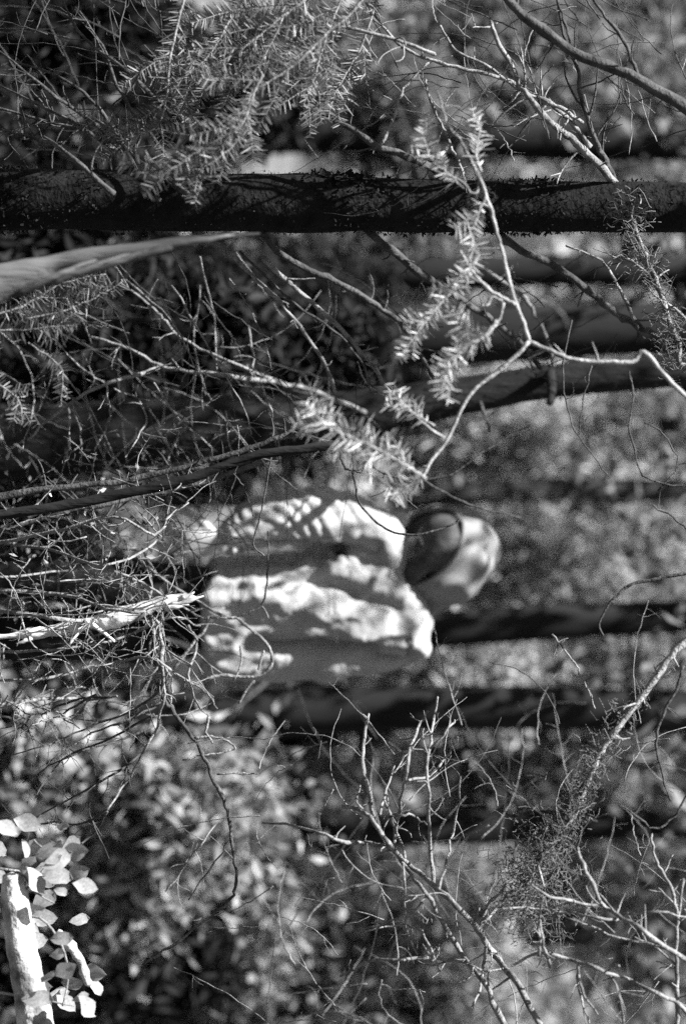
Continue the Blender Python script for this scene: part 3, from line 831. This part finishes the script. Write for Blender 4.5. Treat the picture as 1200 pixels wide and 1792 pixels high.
# legs
hipL, hipR = W(350, 1048, .03), W(350, 1122, .09)
ftL = np.array([W(0, 1000)[0], dP - .02, GZ]); ftR = np.array([W(0, 1140)[0], dP + .14, GZ])
for hp, ft in ((hipL, ftL), (hipR, ftR)):
    kn = (hp + ft) / 2 + np.array([-.03, -.05, .02])
    limb_loft(body, [hp, kn, ft + [0, 0, .09]], [.078, .052, .036])
    limb_loft(body, [ft + [.04, .03, .045], ft + [-.14, -.09, .03]], [.035, .028])
# arms
armN = [W(672, 955, -.02), W(560, 905, -.05), W(470, 918, -.08), W(388, 950, -.12)]
limb_loft(body, armN, [.052, .042, .038, .026])
armF = [W(705, 1125, .06), W(580, 1152, .08), W(480, 1150, .05), W(375, 1160, .0)]
limb_loft(body, armF, [.052, .044, .038, .026])

def hand(mb, wrist, dirv, across, palmn, size=.185, curl=.35, spread=.10):
    """palm and five unequal fingers; dirv to the fingertips, across towards the thumb, palmn out of the palm"""
    dirv = dirv / np.linalg.norm(dirv); across = across - dirv * (across @ dirv); across /= np.linalg.norm(across)
    palmn = np.cross(dirv, across) * (1 if np.dot(np.cross(dirv, across), palmn) > 0 else -1)
    L = size
    loft(mb, [(wrist + dirv * L * t, across * L * a, palmn * L * b) for t, a, b in ((-.05, .14, .09), (.05, .16, .10), (.25, .215, .085), (.42, .225, .07), (.50, .20, .055))], 18, 2.4)
    for i, (o_, l_) in enumerate(((.165, .44), (.058, .50), (-.055, .465), (-.160, .36))):
        p = wrist + dirv * L * (.47 - abs(o_) * .15) + across * L * o_
        dv = dirv + across * o_ * spread * 10 * .35
        pts = [p - dirv * L * .1]
        a = curl * rng.uniform(.8, 1.2)
        for k, s in enumerate((.0, .42, .72, 1.0)):
            c = a * (k * .55 + .2)
            v = dv * math.cos(c) + palmn * math.sin(c); v /= np.linalg.norm(v)
            if k == 0: pts.append(p)
            else: pts.append(pts[-1] + v * L * l_ * (.42 if k == 1 else .3))
        limb_loft(mb, pts, [L * .052, L * .052, L * .047, L * .042, L * .034], 10, 4)
    p = wrist + dirv * L * .12 + across * L * .14
    pts = [p, p + (dirv * .5 + across * .6 + palmn * .25) * L * .22, p + (dirv * .85 + across * .62 + palmn * .4) * L * .40, p + (dirv * 1.15 + across * .55 + palmn * .5) * L * .52]
    limb_loft(mb, pts, [L * .075, L * .062, L * .05, L * .038], 10, 4)

hand(body, armN[-1] + np.array([0, 0, .005]), W(290, 950, -.14) - armN[-1], np.array([-1.0, -.35, 0]), np.array([.35, -1, 0]) * -1, size=.20, curl=.5)
hand(body, armF[-1], W(280, 1165, -.03) - armF[-1], np.array([-.5, -1, 0]), np.array([-1, .3, 0]), curl=.5)
fuse(body, "body", .0052, M['skin'], person, 3)
for sg in (-1, 1):
    e = MB(); ball(e, H(sg * .031, .074, .004), (rt * .0115, f * .0115, uu * .0075)); e.build("eye", M['eye'], person)

hair = MB()
ball(hair, H(0, -.012, .022), (rt * .088, f * .104, uu * .096))
ball(hair, H(0, .030, .055), (rt * .080, f * .070, uu * .065))
for sg in (-1, 1):
    limb_loft(hair, [H(sg * .045, .05, .07), H(sg * .066, .060, .0), H(sg * .068, .055, -.08), H(sg * .062, .055, -.16)], [.030, .030, .028, .014], 12, 4)
fuse(hair, "hair", .006, M['hair'], person, 8)

trs = MB()
limb_loft(trs, [W(400, 1085, .07), W(350, 1085, .07)], [.115, .12], 24)
for hp, ft in ((hipL, ftL), (hipR, ftR)):
    kn = (hp + ft) / 2 + np.array([-.03, -.05, .02])
    limb_loft(trs, [hp + [0, 0, .04], kn, ft + [0, 0, .06]], [.086, .072, .066], 20)
def trouser_folds(co, nr):
    return co + nr * np.array([0.006 * mnoise.noise(Vector((v[0] * 14, v[1] * 14, v[2] * 26))) for v in co])[:, None]
fuse(trs, "trousers", .010, M['trousers'], person, 4, trouser_folds)
for ft in (ftL, ftR):
    b_ = MB()
    limb_loft(b_, [ft + [.05, .03, .05], ft + [-.05, -.03, .05], ft + [-.16, -.10, .04]], [.05, .048, .042], 14, squash=1.0)
    limb_loft(b_, [ft + [.02, .01, .05], ft + [.0, 0, .20]], [.052, .056], 14)
    fuse(b_, "boot", .009, M['boot'], person, 3)

# jacket: torso and two sleeves in one continuous skin, with cloth folds
jk = MB()
ax = np.array([.95, .30, 0.0]); ay = np.array([-.30, .95, 0.0])
rings = []
for x, y, hw, hd in ((362, 1082, 100, 96), (400, 1080, 103, 98), (470, 1076, 106, 98), (550, 1068, 108, 96), (620, 1060, 108, 92), (670, 1058, 104, 86), (705, 1062, 92, 74), (728, 1078, 70, 56), (742, 1092, 40, 36)):
    rings.append((W(x, y, .05), ax * hw * SC, ay * hd * SC))
loft(jk, rings, 36, 2.3)
limb_loft(jk, [W(690, 1000, .0), W(668, 955, -.02), W(620, 922, -.04), W(560, 906, -.06), (W(500, 911, -.08)), W(440, 928, -.10), W(398, 945, -.12)], [.060, .072, .078, .078, .074, .064, .052], 22)
limb_loft(jk, [W(715, 1080, .05), W(706, 1124, .05), W(640, 1142, .05), W(560, 1150, .04), W(480, 1152, .02), W(420, 1152, .0), W(376, 1156, -.01)], [.058, .066, .066, .064, .060, .056, .052], 22)

def nz(v, s, o=0.0): return mnoise.noise(Vector((v[0] * s[0] + o, v[1] * s[1] + o * 2, v[2] * s[2] - o)))
CREASE = [(450, 1035, 725, 1115, 20, .018), (560, 1010, 690, 1065, 16, -.030), (440, 1126, 712, 1146, 13, -.055), (610, 1105, 738, 1135, 12, .020),
          (400, 1000, 560, 1010, 14, -.016), (380, 1050, 520, 1040, 10, .014), (380, 1100, 480, 1090, 9, -.014), (370, 1130, 470, 1125, 8, .012), (375, 1020, 450, 1022, 7, .012),
          (640, 955, 560, 1000, 11, .014), (600, 965, 500, 1030, 9, -.012), (400, 964, 655, 958, 11, -.055), (690, 975, 640, 1040, 9, .014), (520, 1080, 700, 1090, 9, -.010)]
def crease(hpx, u):
    t_ = 0.0
    for x0, y0, x1, y1, w_, a_ in CREASE:
        dx, dy = x1 - x0, y1 - y0
        k_ = ((hpx - x0) * dx + (u - y0) * dy) / (dx * dx + dy * dy)
        kc = min(1.0, max(0.0, k_))
        dd = math.hypot(hpx - x0 - dx * kc, u - y0 - dy * kc)
        t_ += a_ * math.exp(-(dd / w_) ** 2)
    return t_
def folds(co, nr):
    out = co.copy()
    for i, v in enumerate(co):
        hpx = 600 + (v[2] - CZ) / SC
        u = 896 + v[0] / SC
        d_ = 0.008 * nz(v, (9, 9, 5)) + 0.004 * nz(v, (22, 22, 9), 4) + 0.0025 * nz(v, (60, 60, 45), 4)
        if nr[i][1] < 0.2: d_ += crease(hpx + 8 * nz(v, (12, 12, 12), 5), u + 10 * nz(v, (10, 10, 10), 9))
        rg = 1 - abs(nz(v, (13, 13, 8), 11)) * 2.2
        d_ += 0.007 * max(0, rg - .35) + 0.0035 * max(0, 1 - abs(nz(v, (26, 26, 15), 21)) * 2.6 - .25) + 0.0025 * max(0, 1 - abs(nz(v, (48, 48, 34), 31)) * 2.4 - .2)
        # long diagonal drapes across the chest, fading to the hem
        w = nz(v, (4, 4, 4), 7)
        d_ += 0.006 * math.sin((v[2] * 24 + v[0] * 30) + 5 * w) * (0.4 + 0.6 * max(0, w + .5))
        if u < 985 + (hpx - 500) * 0.02:      # sleeve: tight cross folds
            w2 = nz(v, (7, 7, 7), 2)
            ph = (v[2] * 62 - v[0] * 46) + 5 * w2
            d_ += 0.011 * (abs(math.sin(ph)) - 0.6) * max(0.15, 1 - abs(hpx - 545) / 170)
        # deep vertical fold beside the far sleeve
        d_ -= 0.020 * math.exp(-((u - 1124 + (hpx - 600) * .05) / 11) ** 2) * (1 if 470 < hpx < 715 else 0.2)
        out[i] = v + nr[i] * d_
        if hpx < 430: out[i][2] += (430 - hpx) / 70 * (0.022 * nz((v[0], v[1], 0), (7, 7, 1), 3) + 0.010 * nz((v[0], v[1], 0), (20, 20, 1), 8) - 0.012 * (u - 1080) / 100)
    return out
fuse(jk, "jacket", .0062, M['cloth'], person, 6, folds)

# hood: a deep open shell around the head, rim thickened
hood_c = W(780, 974, .045)
hf = np.array([-0.34, -0.64, -0.68]); hf /= np.linalg.norm(hf)
hr = np.cross(hf, up0); hr /= np.linalg.norm(hr)
hu = np.cross(hr, hf)
nth, nph = 40, 64
Vh = []
for i in range(nth):
    th_ = 2.02 * i / (nth - 1)         # 0 at the back, about 115 degrees at the rim
    for j in range(nph):
        ph_ = 2 * math.pi * j / nph
        ca, sa = math.cos(ph_), math.sin(ph_)
        rr_ = math.sin(th_)
        a_, b_ = .126 * (1 if sa > 0 else 1 + .10 * sa), (.155 if sa > 0 else .235)
        if th_ > 1.57: rr_ = 1 - .10 * ((th_ - 1.57) / .45)
        dep = -math.cos(th_) * (.135 if th_ < 1.57 else .19)
        p = hood_c + hr * ca * a_ * rr_ + hu * sa * b_ * rr_ + hf * dep
        # the cape of the hood falls on the shoulders at the back and sides
        if sa < -.2: p = p + np.array([.075, .015, -.02]) * (-sa - .2) * rr_ * (1 if True else 0)
        nzv = 0.006 * nz(p, (11, 11, 11), 3) + 0.012 * max(0, 1 - abs(nz(p, (9, 9, 9), 13)) * 3 - .2) * min(1, th_) + 0.004 * math.sin(9 * ph_ + 6 * nz(p, (5, 5, 5), 1)) * min(1, th_)
        c_ = (p - hood_c); p = p + c_ / (np.linalg.norm(c_) + 1e-9) * nzv
        Vh.append(p)
hd = MB()
i = np.arange(nth - 1)[:, None] * nph; j = np.arange(nph)[None]; j2 = (j + 1) % nph
hd.add(np.array(Vh), np.stack([i + j, i + j2, i + nph + j2, i + nph + j], -1).reshape(-1, 4))
ho = hd.build("hood", M['hood'], person)
sm = ho.modifiers.new("thickness", 'SOLIDIFY'); sm.thickness = .005; sm.offset = 1
sm2 = ho.modifiers.new("soft", 'SUBSURF'); sm2.levels = 1; sm2.render_levels = 1
rim = MB()
rp = np.array(Vh[(nth - 1) * nph:]); rp = np.vstack([rp, rp[:1]])
rp = rp + (hood_c - rp) * .05; tube(rim, rp, .008, 8, cap=False)
rim.build("hood_rim", M['hood'], person)
# ------------------------------------------------------------------ white broken stump beside the person, and twigs in front of the hem
dS = 4.2
r = thing("broken_snag", "bright white broken branch stub pointing at the jacket hem", "dead branch", P(600 - CZ * F / dS, 1150, dS))
mb = MB()
q = np.array([(600 - CZ * F / dS, 1150, 18), (-150, 1126, 14), (0, 1114, 10), (30, 1110, 12), (50, 1107, 20), (90, 1103, 20), (130, 1098, 26), (160, 1090, 22), (185, 1085, 32), (215, 1076, 34), (245, 1068, 26), (280, 1056, 22), (315, 1049, 17), (335, 1046, 9), (347, 1047, 3)])
c = catmull(q, 5)
path = np.array([P(a, b, dS) for a, b, w in c]); rad = c[:, 2] * .5 * dS / F * (1 + .16 * np.array([mnoise.noise(Vector(q_ * 22)) for q_ in path]))
path = path + np.array([[.006 * mnoise.noise(Vector(q_ * 14)), 0, 0] for q_ in path])
tube(mb, path, rad, 14, .07)
for (a_, b_, a2, b2) in ((300, 1058, 356, 1043), (310, 1048, 340, 1036), (290, 1062, 330, 1058), (60, 1112, 30, 1126)):
    tube(mb, pix_path([(a_, b_, dS), ((a_ + a2) / 2, (b_ + b2) / 2 + 2, dS - .01), (a2, b2, dS - .01)], dS, 4, .5), np.linspace(.009, .0015, 9), 6, .1)
mb.build("stub", M['snag_white'], r)
limb(r, "150,1085 170,1098 185,1110 200,1122", dS - .03, 9, 5, M['snag_white'], name="splinter", jit=.4)
limb(r, "165,1085 140,1105 118,1132", dS - .03, 7, 4, M['snag_white'], name="splinter", jit=.4)

dL = 4.5
r = thing("looped_twig", "pale bare twig making a loop across the front of the jacket hem", "twig", P(270, 1000, dL))
limb(r, "240,975 275,1005 310,1030 345,1050 372,1068 398,1080 415,1082 435,1098 452,1112 468,1128 476,1148 474,1165 462,1178 440,1185 415,1184 390,1182 362,1187", dL, 5, 6, M['twig'], name="stem", jit=.5, seg=7)
limb(r, "412,1082 440,1070 458,1060 466,1030 468,1000 470,960 468,930", dL, 4, 2.5, M['dark_twig'], name="stem", jit=.6)
limb(r, "458,1060 466,1072 470,1082", dL, 3.5, 2.5, M['twig'], name="stem", jit=.3)
limb(r, "398,1081 375,1081 365,1080 360,1100 330,1135 305,1170", dL, 5, 6, M['twig'], name="stem", jit=.6)
limb(r, "410,1190 422,1160 420,1130", dL, 4, 3, M['twig'], name="stem", jit=.4)
limb(r, "452,1172 458,1150 462,1140", dL, 4, 4, M['pale_twig'], name="stem", jit=.3)
limb(r, "418,1232 432,1205 445,1192", dL, 4, 5, M['twig'], name="stem", jit=.3)
r = thing("thin_twig", "hair thin dark twig hanging down over the bright sleeve", "twig", P(470, 820, 4.2))
limb(r, "475,800 462,870 455,905 444,945 447,960 462,972", 4.2, 3, 3, M['dark_twig'], name="stem", jit=.3, sub=5)

# dense dead brush at the person's feet (photo lower left)
br = thing("dead_brush", "tangle of dead twigs in front of the person's legs", "brush", P(600 - CZ * F / 4.4, 1080, 4.4))
for sp, w in (("-60,1060 100,1082 200,1090 265,1080 280,1110 285,1160 288,1215 275,1270 250,1320 220,1370 190,1415", 8), ("-100,1030 100,1040 210,1070 262,1075 275,1130 300,1190 300,1230", 7),
              ("-60,960 100,930 200,905 270,935 300,900 330,880", 7), ("-80,940 80,960 180,990 260,960 285,925 300,870", 6), ("200,1000 250,1020 300,1050 345,1080", 5),
              ("0,1140 120,1135 220,1115 300,1080 350,1095", 5), ("-80,1190 60,1190 180,1165 260,1150 310,1180 360,1210 380,1240", 6), ("-60,1250 50,1225 150,1225 205,1218", 9),
              ("250,960 265,1000 262,1060 270,1110", 6), ("330,1095 345,1130 330,1180 345,1230 370,1260", 5),
              ("380,1440 350,1480 320,1520 290,1560", 3), ("0,1010 120,1000 200,1012 265,1040", 4)):
    limb(br, [(a, b, 4.35 + rng.uniform(-.25, .25)) for a, b in S(sp)], 4.4, w, 3, M['twig'], name="stem", twigs=8, tlen=90)
tw = MB()
for _ in range(150):
    x0, y0 = rng.uniform(-40, 330), rng.uniform(840, 1260)
    a = rng.uniform(0, 6.28); L = rng.uniform(50, 170); d0 = rng.uniform(4.0, 4.9); bend = rng.normal(0, .5)
    pts = []
    for s in np.linspace(0, 1, 5):
        pts.append((x0 + math.cos(a + bend * s) * L * s, y0 + math.sin(a + bend * s) * L * s, d0 + rng.normal(0, .03)))
    pth = pix_path(pts, d0, 3, .8)
    rr = np.linspace(rng.uniform(1.8, 3.6), 1.2, len(pth)) * .5 * d0 / F
    tube(tw, pth, rr, 4); side_twigs(tw, pth, rr, 3, 45)
tw.build("twigs", M['twig'], br, kind="stuff")
lf = MB()
m = 420
cl = np.array([P(rng.uniform(-40, 300), rng.uniform(820, 1060), rng.uniform(4.1, 5.0)) for _ in range(60)])
leaf_cloud(lf, m, .009, cl, .05, .5)
lf.build("caught_leaves", M['litter'], br, smooth=False, kind="stuff")

# fan of fine dead twigs right of the brush
fan = thing("twig_fan", "fan of fine dark dead twigs beside the dead brush, before pale leaves", "brush", P(250, 1240, 4.3))
for sp in ("288,1200 240,1240 150,1275 80,1305 0,1325", "270,1270 200,1300 130,1320 40,1370", "245,1320 190,1360 100,1410 20,1460", "190,1415 150,1440 80,1440 20,1460", "188,1420 160,1460 120,1495 80,1510",
           "280,1230 220,1262 160,1285 60,1350", "205,1218 120,1230 60,1252 10,1225", "270,1250 200,1290 110,1330 60,1400", "60,1252 40,1270 55,1282", "170,1215 110,1250 140,1275"):
    limb(fan, [(a, b, 4.3 + rng.uniform(-.1, .15)) for a, b in S(sp)], 4.3, 5, 2, M['dark_twig'], name="twig", twigs=9, tlen=70)

arch = thing("arching_twig", "dark bare twig arching from the brush towards the leafy sapling", "twig", P(290, 1225, 4.2))
limb(arch, "285,1215 300,1240 325,1275 345,1300 362,1335 375,1370 392,1400 402,1440 410,1500 414,1535 410,1560 392,1585 360,1610 320,1642 285,1665 250,1688", 4.2, 8, 4, M['dark_twig'], name="stem", seg=7)
limb(arch, "340,1292 370,1288 400,1298 410,1312 370,1320 320,1330", 4.2, 5, 3, M['twig'], name="stem")
limb(arch, "380,1355 420,1352 450,1355", 4.2, 3.5, 2.5, M['twig'], name="stem")
limb(arch, "408,1462 390,1490 360,1530 330,1575", 4.2, 3.5, 2, M['dark_twig'], name="stem")
limb(arch, "365,1255 362,1280 372,1300", 4.2, 6, 4, M['twig'], name="stem")

# ------------------------------------------------------------------ dead shrub at right with many pale stems
dK = 4.0
ks = thing("dead_tree", "dead tree whose many bare pale branches fill the picture's bottom right quarter", "tree", P(600 - CZ * F / dK, 2250, dK))
mb = MB()
q = np.array([P(600 - CZ * F / dK + t * 3300, 2250 - 60 * t, dK) for t in np.linspace(0, 1, 12)])
tube(mb, q, np.linspace(.07, .03, 12), 14, .05); mb.build("trunk", M['grey_bark'], ks)
for sp, w0, w1, t in (
    ("1180,2240 1120,2120 1030,1940 945,1795 905,1722 880,1690 855,1658 838,1630 805,1590 770,1560 735,1530 700,1500 672,1465 655,1440 625,1415 600,1412", 13, 7, 8),
    ("1060,2240 1010,2110 930,1910 882,1795 855,1735 835,1702 812,1680 790,1640 765,1600 748,1565 725,1540 705,1508 680,1480", 12, 6, 8),
    ("812,1682 780,1680 740,1676 700,1680 650,1682 620,1695 595,1708", 7, 4, 5),
    ("690,1487 662,1476 630,1473 590,1470 520,1445 460,1440", 7, 4, 3),
    ("655,1440 648,1400 640,1365 634,1330 636,1290 645,1250", 8, 5, 4),
    ("690,1490 693,1450 700,1400 712,1350 722,1295 735,1265 748,1245", 7, 4, 5),
    ("758,1545 752,1490 750,1430 748,1370 752,1300 760,1250 765,1220", 7, 4, 6),
    ("708,1500 700,1470 690,1450 680,1420 672,1400", 6, 4, 3),
    ("752,1310 785,1275 795,1260", 4, 3, 1), ("715,1365 750,1358 775,1330 790,1310 800,1290", 5, 3, 2),
    ("690,1428 715,1425 735,1435 750,1445", 4, 3, 1), ("665,1425 675,1380 690,1340", 5, 3, 2), ("652,1430 625,1405 630,1375", 4, 3, 1),
    ("838,1630 850,1590 865,1570 885,1545", 7, 4, 2), ("838,1625 860,1600 890,1565 920,1548", 6, 4, 2),
    ("850,1655 845,1690 840,1720 825,1765", 6, 4, 3), ("770,1700 745,1640 720,1620 690,1620 640,1630", 4, 3, 4),
    ("748,1565 720,1600 705,1605 650,1615", 4, 3, 3), ("705,1510 708,1560 710,1620 730,1670", 4, 2.5, 4),
    ("768,1556 780,1505 792,1460 800,1420 805,1360", 5, 3, 3), ("818,1688 850,1700 880,1695", 4, 3, 2)):
    pts = S(sp); q = [(a, b, dK + .12 * math.sin(i * 1.3 + w0)) for i, (a, b) in enumerate(pts)]
    limb(ks, q, dK, w0, w1, M['twig'], name="stem", twigs=t, tlen=55, seg=7, sub=3)
ks2 = ks
for sp, w0, w1, t in (
    ("1420,2230 1340,2050 1265,1880 1195,1765 1150,1740 1100,1716 1045,1695 1000,1680 960,1670 930,1670 895,1690", 9, 5, 5),
    ("1560,2220 1450,2000 1330,1800 1250,1710 1180,1668 1140,1640 1105,1615 1065,1592 1050,1580 1035,1545 1020,1515 1010,1485", 10, 6, 6),
    ("1052,1585 1000,1578 960,1568 930,1550", 6, 4, 3), ("1100,1612 1040,1605 980,1595 920,1588 880,1590", 5, 3, 4),
    ("1010,1690 1012,1720 1020,1760 1030,1790", 5, 3, 2), ("1065,1705 1080,1735 1090,1792", 5, 4, 2), ("1062,1706 1070,1690 1082,1690", 5, 4, 0),
    ("942,1672 945,1640 942,1605 950,1570", 6, 3, 2), ("962,1692 952,1655 944,1610", 6, 4, 1), ("1012,1705 1020,1740 1045,1775", 4, 3, 1),
    ("1180,1668 1130,1650 1080,1640 1030,1620 980,1600", 5, 3, 5), ("1100,1600 1150,1595 1200,1605", 4, 3, 2)):
    limb(ks2, [(a, b, 3.8 + rng.uniform(-.08, .08)) for a, b in S(sp)], 3.8, w0, w1, M['twig'], name="stem", twigs=t, tlen=55, seg=7, sub=3)
sp3 = thing("hanging_branch", "thin forked pale branch along the right edge near the bottom right corner", "branch", P(1300, 1620, 3.9))
limb(sp3, "1183,1900 1185,1795 1184,1740 1183,1680 1184,1620 1188,1590 1195,1540", 3.9, 9, 6, M['twig'], name="stem", twigs=5, tlen=50)
limb(sp3, "1184,1600 1175,1560 1160,1530 1145,1500 1140,1460", 3.9, 8, 4, M['twig'], name="stem", twigs=4, tlen=50)
limb(sp3, "1184,1690 1150,1660 1110,1640", 3.9, 5, 3, M['twig'], name="stem", twigs=2, tlen=50)
limb(sp3, "1215,1370 1180,1425 1145,1450 1110,1425 1085,1410", 3.9, 5, 3, M['dark_twig'], name="stem", twigs=4, tlen=40)

thin_twigs(ks, 80, (450, 1230, 1260, 1830), (3.9, 4.9), 200, 60, (70, 240), M['twig'], w=(1.4, 2.8), tl=50)
thin_twigs(ks, 22, (450, 1230, 1260, 1830), (4.3, 5.4), 240, 60, (100, 300), M['dark_twig'], w=(1.6, 3), tl=50)
# lichen covered branch
lc = thing("lichen_branch", "lichen hung branch with patchy white bark running in from the picture's right edge", "branch", P(1200, 1120, 3.9))
o, lp = limb(lc, "1340,1000 1260,1070 1192,1128 1165,1160 1138,1198 1120,1222 1090,1262 1062,1300 1042,1330 1028,1370 1012,1410 995,1440 970,1470 945,1505 925,1545 910,1590", 3.9, 14, 6, M['pale_twig'], name="stem", twigs=14, tlen=50, seg=9)
limb(lc, "1195,1165 1180,1210 1155,1260 1148,1300 1155,1345 1172,1400", 3.9, 6, 4, M['dark_twig'], name="stem", twigs=6, tlen=40)
limb(lc, "965,1110 985,1135 1005,1160 1015,1185 1030,1210 1040,1240", 4.0, 3.5, 3, M['twig'], name="stem", twigs=8, tlen=30)
ln = MB()
for _ in range(1500):
    k_ = int(np.clip(rng.normal(.72, .2), .05, .99) * (len(lp) - 1))
    p0 = lp[k_] + rng.normal(0, .012, 3) * [1.3, 1, 1.3]
    Lg = rng.uniform(.006, .03); dv = np.array([rng.normal(0, .7), rng.normal(0, .7), -.6])
    tube(ln, np.array([p0, p0 + dv * Lg * .5 + rng.normal(0, .003, 3), p0 + dv * Lg]), np.array([.0009, .0008, .0004]), 3, cap=False)
ln.build("lichen", M['lichen'], lc, kind="stuff")
tuft = MB()
for _ in range(1100):
    p0 = P(rng.normal(935, 38), rng.normal(1540, 60), 3.95 + rng.normal(0, .04))
    a_ = rng.normal(0, 1, 3); a_ /= np.linalg.norm(a_)
    Lg = rng.uniform(.01, .035)
    tube(tuft, np.array([p0, p0 + a_ * Lg * .5 + rng.normal(0, .003, 3), p0 + a_ * Lg]), np.array([.0009, .0008, .0004]), 3, cap=False)
tuft.build("lichen", M['lichen'], lc, kind="stuff")

r = thing("curved_twig", "dark curved twig dipping from the picture's right edge into the bright wood", "twig", P(1200, 1004, 3.9))
limb(r, "1330,995 1200,1004 1140,1014 1100,1025 1075,1045 1058,1068 1048,1092 1055,1112", 3.9, 7, 3, M['dark_twig'], name="stem", jit=.5, sub=5)
r = thing("hanging_twig", "wiry dark twigs at the right edge between leaning trunk and curved twig", "twig", P(1200, 780, 3.9))
limb(r, "1260,780 1195,846 1125,832 1110,790 1100,745 1108,690 1100,650", 3.9, 4, 3, M['dark_twig'], name="stem", twigs=3, tlen=50)
limb(r, "1210,935 1175,905 1142,884", 3.9, 4, 3, M['dark_twig'], name="stem", twigs=1)
limb(r, "1000,560 985,640 988,700 1005,755 1040,800 1065,835", 3.9, 3, 2, M['dark_twig'], name="stem", twigs=4, tlen=50)
limb(r, "1035,640 1020,700 1012,760", 3.9, 3, 2, M['dark_twig'], name="stem", twigs=2, tlen=40)
limb(r, "1150,860 1185,815 1160,760 1125,740", 3.9, 3, 2, M['dark_twig'], name="stem", twigs=2, tlen=40)
mt = thing("mossy_branch", "ragged moss fringed branch at the right edge between the two dark trunks", "branch", P(1200, 600, 4.2))
o, lp2 = limb(mt, "1330,560 1200,640 1185,600 1170,560 1150,500 1130,450 1110,400 1105,360", 4.1, 12, 7, M['twig'], name="stem", twigs=10, tlen=60)
limb(mt, "1200,560 1160,520 1125,470 1085,450 1050,470", 4.1, 6, 3, M['twig'], name="stem", twigs=6, tlen=50)
limb(mt, "1110,560 1090,520 1070,480 1040,450 990,430", 4.1, 7, 3, M['twig'], name="stem", twigs=10, tlen=40)
ln = MB()
for _ in range(700):
    p0 = lp2[rng.integers(4, len(lp2))] + rng.normal(0, .02, 3)
    dv = np.array([rng.normal(0, .7), rng.normal(0, .7), -.8]); Lg = rng.uniform(.006, .03)
    tube(ln, np.array([p0, p0 + dv * Lg * .5 + rng.normal(0, .003, 3), p0 + dv * Lg]), np.array([.0009, .0008, .0004]), 3, cap=False)
ln.build("moss", M['lichen'], mt, kind="stuff")

# ------------------------------------------------------------------ leafy sapling and pale log in the lower right
dLf = 3.9
lg = thing("fallen_log", "thick pale barkless log at the picture's bottom left corner", "log", P(30, 1792, dLf))
mb = MB()
q = catmull(np.array([(22, 1530, 34), (26, 1570, 48), (35, 1640, 52), (46, 1700, 56), (58, 1760, 62), (70, 1850, 66), (80, 2000, 70)], float), 5)
tube(mb, np.array([P(a, b, dLf) for a, b, w in q]), q[:, 2] * .5 * dLf / F, 16, .04); mb.build("log", M['white_wood'], lg)
lg2 = thing("pale_log", "short pale barkless stick lying across the sapling stem", "log", P(120, 1650, 4.0))
limb(lg2, "100,1636 120,1650 140,1680 155,1722", 4.0, 22, 12, M['white_wood'], name="log", seg=10)

sl = thing("leafy_sapling", "sapling with large pale oval leaves at the picture's bottom left corner", "sapling", P(600 - CZ * F / dLf, 1640, dLf))
stems = ["-900,1640 -200,1600 0,1580 60,1540 85,1500 60,1470", "-200,1610 40,1600 100,1640 120,1700 110,1760", "-300,1560 0,1520 60,1560 95,1580", "-200,1700 20,1740 80,1750 130,1760"]
for sp in stems: limb(sl, sp, dLf, 6, 3, M['twig'], name="stem", jit=.5)
leafme = {}
def leaf_mesh(k):
    if k in leafme: return leafme[k]
    u = np.linspace(0, 1, 7); V = []; Q = []
    for i, t in enumerate(u):
        w_ = .30 * math.sin(math.pi * t ** .85) ** .8 + .003
        z = -.09 * t * t * k
        V += [(-w_ * (1 + .14 * math.sin(9 * t + k * 2)), t, z + .08 + .05 * math.sin(7 * t + k)), (.02 * math.sin(5 * t + k), t, z), (w_ * (1 + .14 * math.sin(8 * t + k * 3)), t, z + .06 + .05 * math.sin(6 * t - k))]
    for i in range(6):
        Q += [(i * 3, i * 3 + 1, i * 3 + 4, i * 3 + 3), (i * 3 + 1, i * 3 + 2, i * 3 + 5, i * 3 + 4)]
    me = mesh_arrays("leaf", np.array(V), [np.array(Q)], True); me.materials.append(M['leaf'])
    leafme[k] = me; return me
LV = S("60,1500 85,1510 110,1470 130,1500 150,1490 60,1530 75,1560 100,1560 120,1575 85,1590 105,1610 60,1600 130,1640 110,1670 140,1690 100,1700 120,1730 150,1720 90,1750 60,1770 130,1770 40,1560 20,1500 45,1490 70,1460 15,1540 160,1740 85,1640 175,1745 70,1690 30,1470 95,1535 100,1480 125,1540 50,1515 80,1450 35,1440 20,1560 140,1460 155,1520 170,1560 110,1500 65,1600 150,1610 185,1700 95,1720 165,1780 50,1650 120,1440")
for i, (a, b) in enumerate(LV):
    o = bpy.data.objects.new("leaf", leaf_mesh(1 + i % 5)); COL.objects.link(o)
    p = P(a + rng.normal(0, 4), b + rng.normal(0, 5), dLf + rng.uniform(-.12, .3)); o.parent = sl
    o.location = Vector(p) - sl.location
    ang = rng.normal(0, .7)
    Y = Vector((math.sin(ang), rng.normal(0, .3), -math.cos(ang))).normalized()
    Zv = Vector((rng.normal(-.35, .3), -1, rng.normal(.7, .3))); X = Y.cross(Zv).normalized(); Zv = X.cross(Y)
    s_ = rng.uniform(26, 58) * dLf / F
    R = Matrix((X, Y, Zv)).transposed().to_4x4()
    o.rotation_euler = R.to_euler(); o.scale = (s_, s_, s_)
